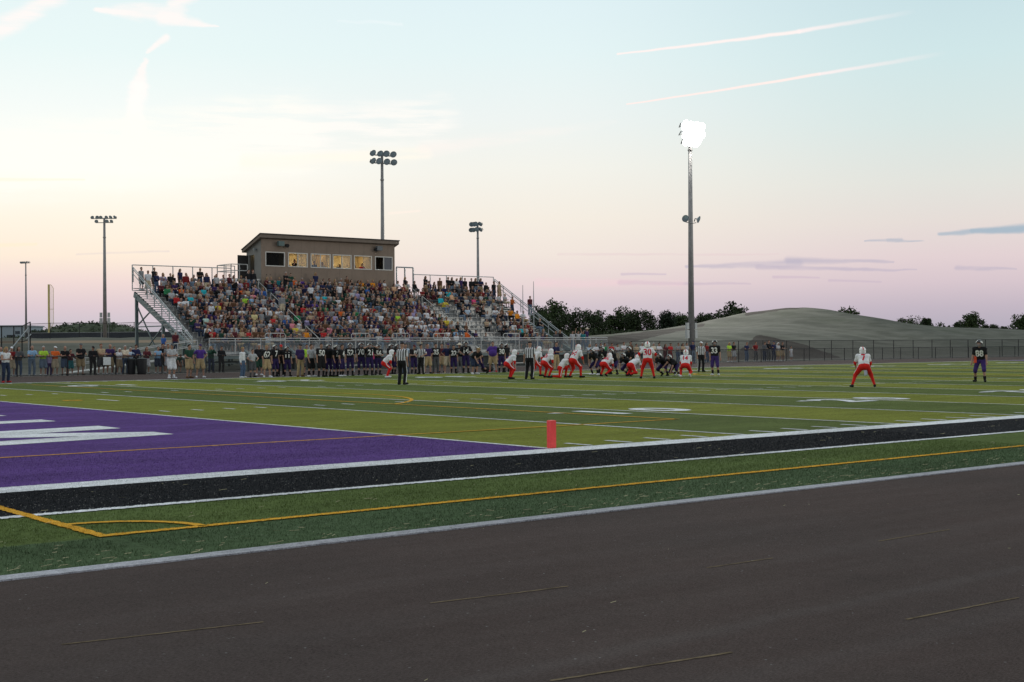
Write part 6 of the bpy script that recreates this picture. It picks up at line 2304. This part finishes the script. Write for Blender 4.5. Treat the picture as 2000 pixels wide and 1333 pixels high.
# everyone else on the benches reads as one mass
CROWD_C = ['black']*5+['dark grey']*5+['navy']*3+['dark purple']*2+['maroon']*3+['brown']*3+['grey']*3+['dark green']*2+['dark denim']*2+['dark red', 'light grey', 'tan', 'pale denim', 'lavender']
pal, VV, FF, MI = [], [], [], []


def slot(m):
    if m not in pal:
        pal.append(m)
    return pal.index(m)


def arr(me):
    if 'arr' not in dir(me):
        pass
    V = np.empty(len(me.vertices)*3, np.float32)
    me.vertices.foreach_get('co', V)
    return V.reshape(-1, 3), [tuple(p.vertices) for p in me.polygons]


ACACHE = {}
taken = {i: [s['x'] for s in seats if s['i'] == i] for i in range(NR)}
off = 0
SAVE = dict(MESH_CACHE)


def dense(i, x):
    if x < 37.1:
        return .97
    if x < 51.8:
        if 44.3 < x < 47.8 and i in (8, 7):
            return .05
        if 42.0 < x < 43.6 and i in (11, 12):
            return .25
        return .96 if x < 50.5 or i < 12 else .9
    if i == 14:
        return .5
    if x < 54.6:
        return .8 if i >= 10 else (.35 if i < 5 and x < 53.8 else .0)
    if i >= 11:
        return .75
    if i >= 8:
        return .35 if x < 58 else .12
    if i >= 4:
        return .07 if x < 57 else .22
    return .02 if x < 56.8 else .62


for i in range(NR):
    for a, b in secs:
        x = a-.25+rng.uniform(0, .3) if (a > 30 and rng.random() < .4 and i > 1) else a+.25+rng.uniform(0, .15)
        x -= .5
        while x < b-.22:
            x += rng.uniform(.46, .60)
            if x > b-.2 or rng.random() > dense(i, x) or any(abs(x-t) < .40 for t in taken[i]):
                continue
            pose = SEATP[rng.integers(6)]
            up = False
            if i == 14 and rng.random() < .15:
                pose, up = STANDP[rng.integers(5)], True
            sz = rng.uniform(.88, 1.05)
            th = math.pi+rng.normal(.1, .25)
            hr = HAIRS[rng.integers(len(HAIRS))]
            if rng.random() < .12:
                hr = ('cap', ('white', 'black', 'navy', 'grey')[rng.integers(4)])
            pn = PANTS[rng.integers(7)]
            col_ = CROWD_C[rng.integers(len(CROWD_C))]
            if x > 48 and x < 52.5 and i < 7 and rng.random() < .35:
                col_ = 'white'
            ct, sn = math.cos(th), math.sin(th)
            o = np.array((x, row_y(i)+(.20 if up else .50), row_z(i)+(.004 if up else .43-.40*sz)))
            for part, kind, mt in (('body', None, plain('skin_%d' % rng.choice([0, 0, 1, 2]), (0, 0, 0))), ('shirt', ('tee', 'tee', 'long')[rng.integers(3)], colour(col_)), ('pants', pn[0], colour(pn[1] if pn[1] != 'pale khaki' else 'dark grey')),
                                   ('hair', hr[0], cloth(HAIRC[hr[1]], 'hair_'+hr[1]) if hr[0] != 'cap' else colour(hr[1]))):
                k = (pose, part, kind)
                if k not in ACACHE:
                    J = JOINTS.setdefault(pose, skeleton(POSES[pose]))
                    hh = .05 if part != 'hair' else .04
                    ACACHE[k] = grow(body_prims(J), hh) if part == 'body' else grow(shirt_prims(J, kind), hh) if part == 'shirt' else grow(pants_prims(J, kind), hh) if part == 'pants' else hair_mesh(J, kind, hh)
                V, F = ACACHE[k]
                V = V*sz
                VV.append(np.stack([V[:, 0]*ct-V[:, 1]*sn, V[:, 0]*sn+V[:, 1]*ct, V[:, 2]], 1)+o)
                FF.append(F+off)
                MI.append(np.full(len(F), slot(mt), np.int32))
                off += len(V)
me = np_mesh('seated_crowd', np.concatenate(VV), np.concatenate(FF), True)
for m in pal:
    me.materials.append(m)
me.polygons.foreach_set('material_index', np.concatenate(MI))
tag(link('seated_crowd', me), kind='stuff')
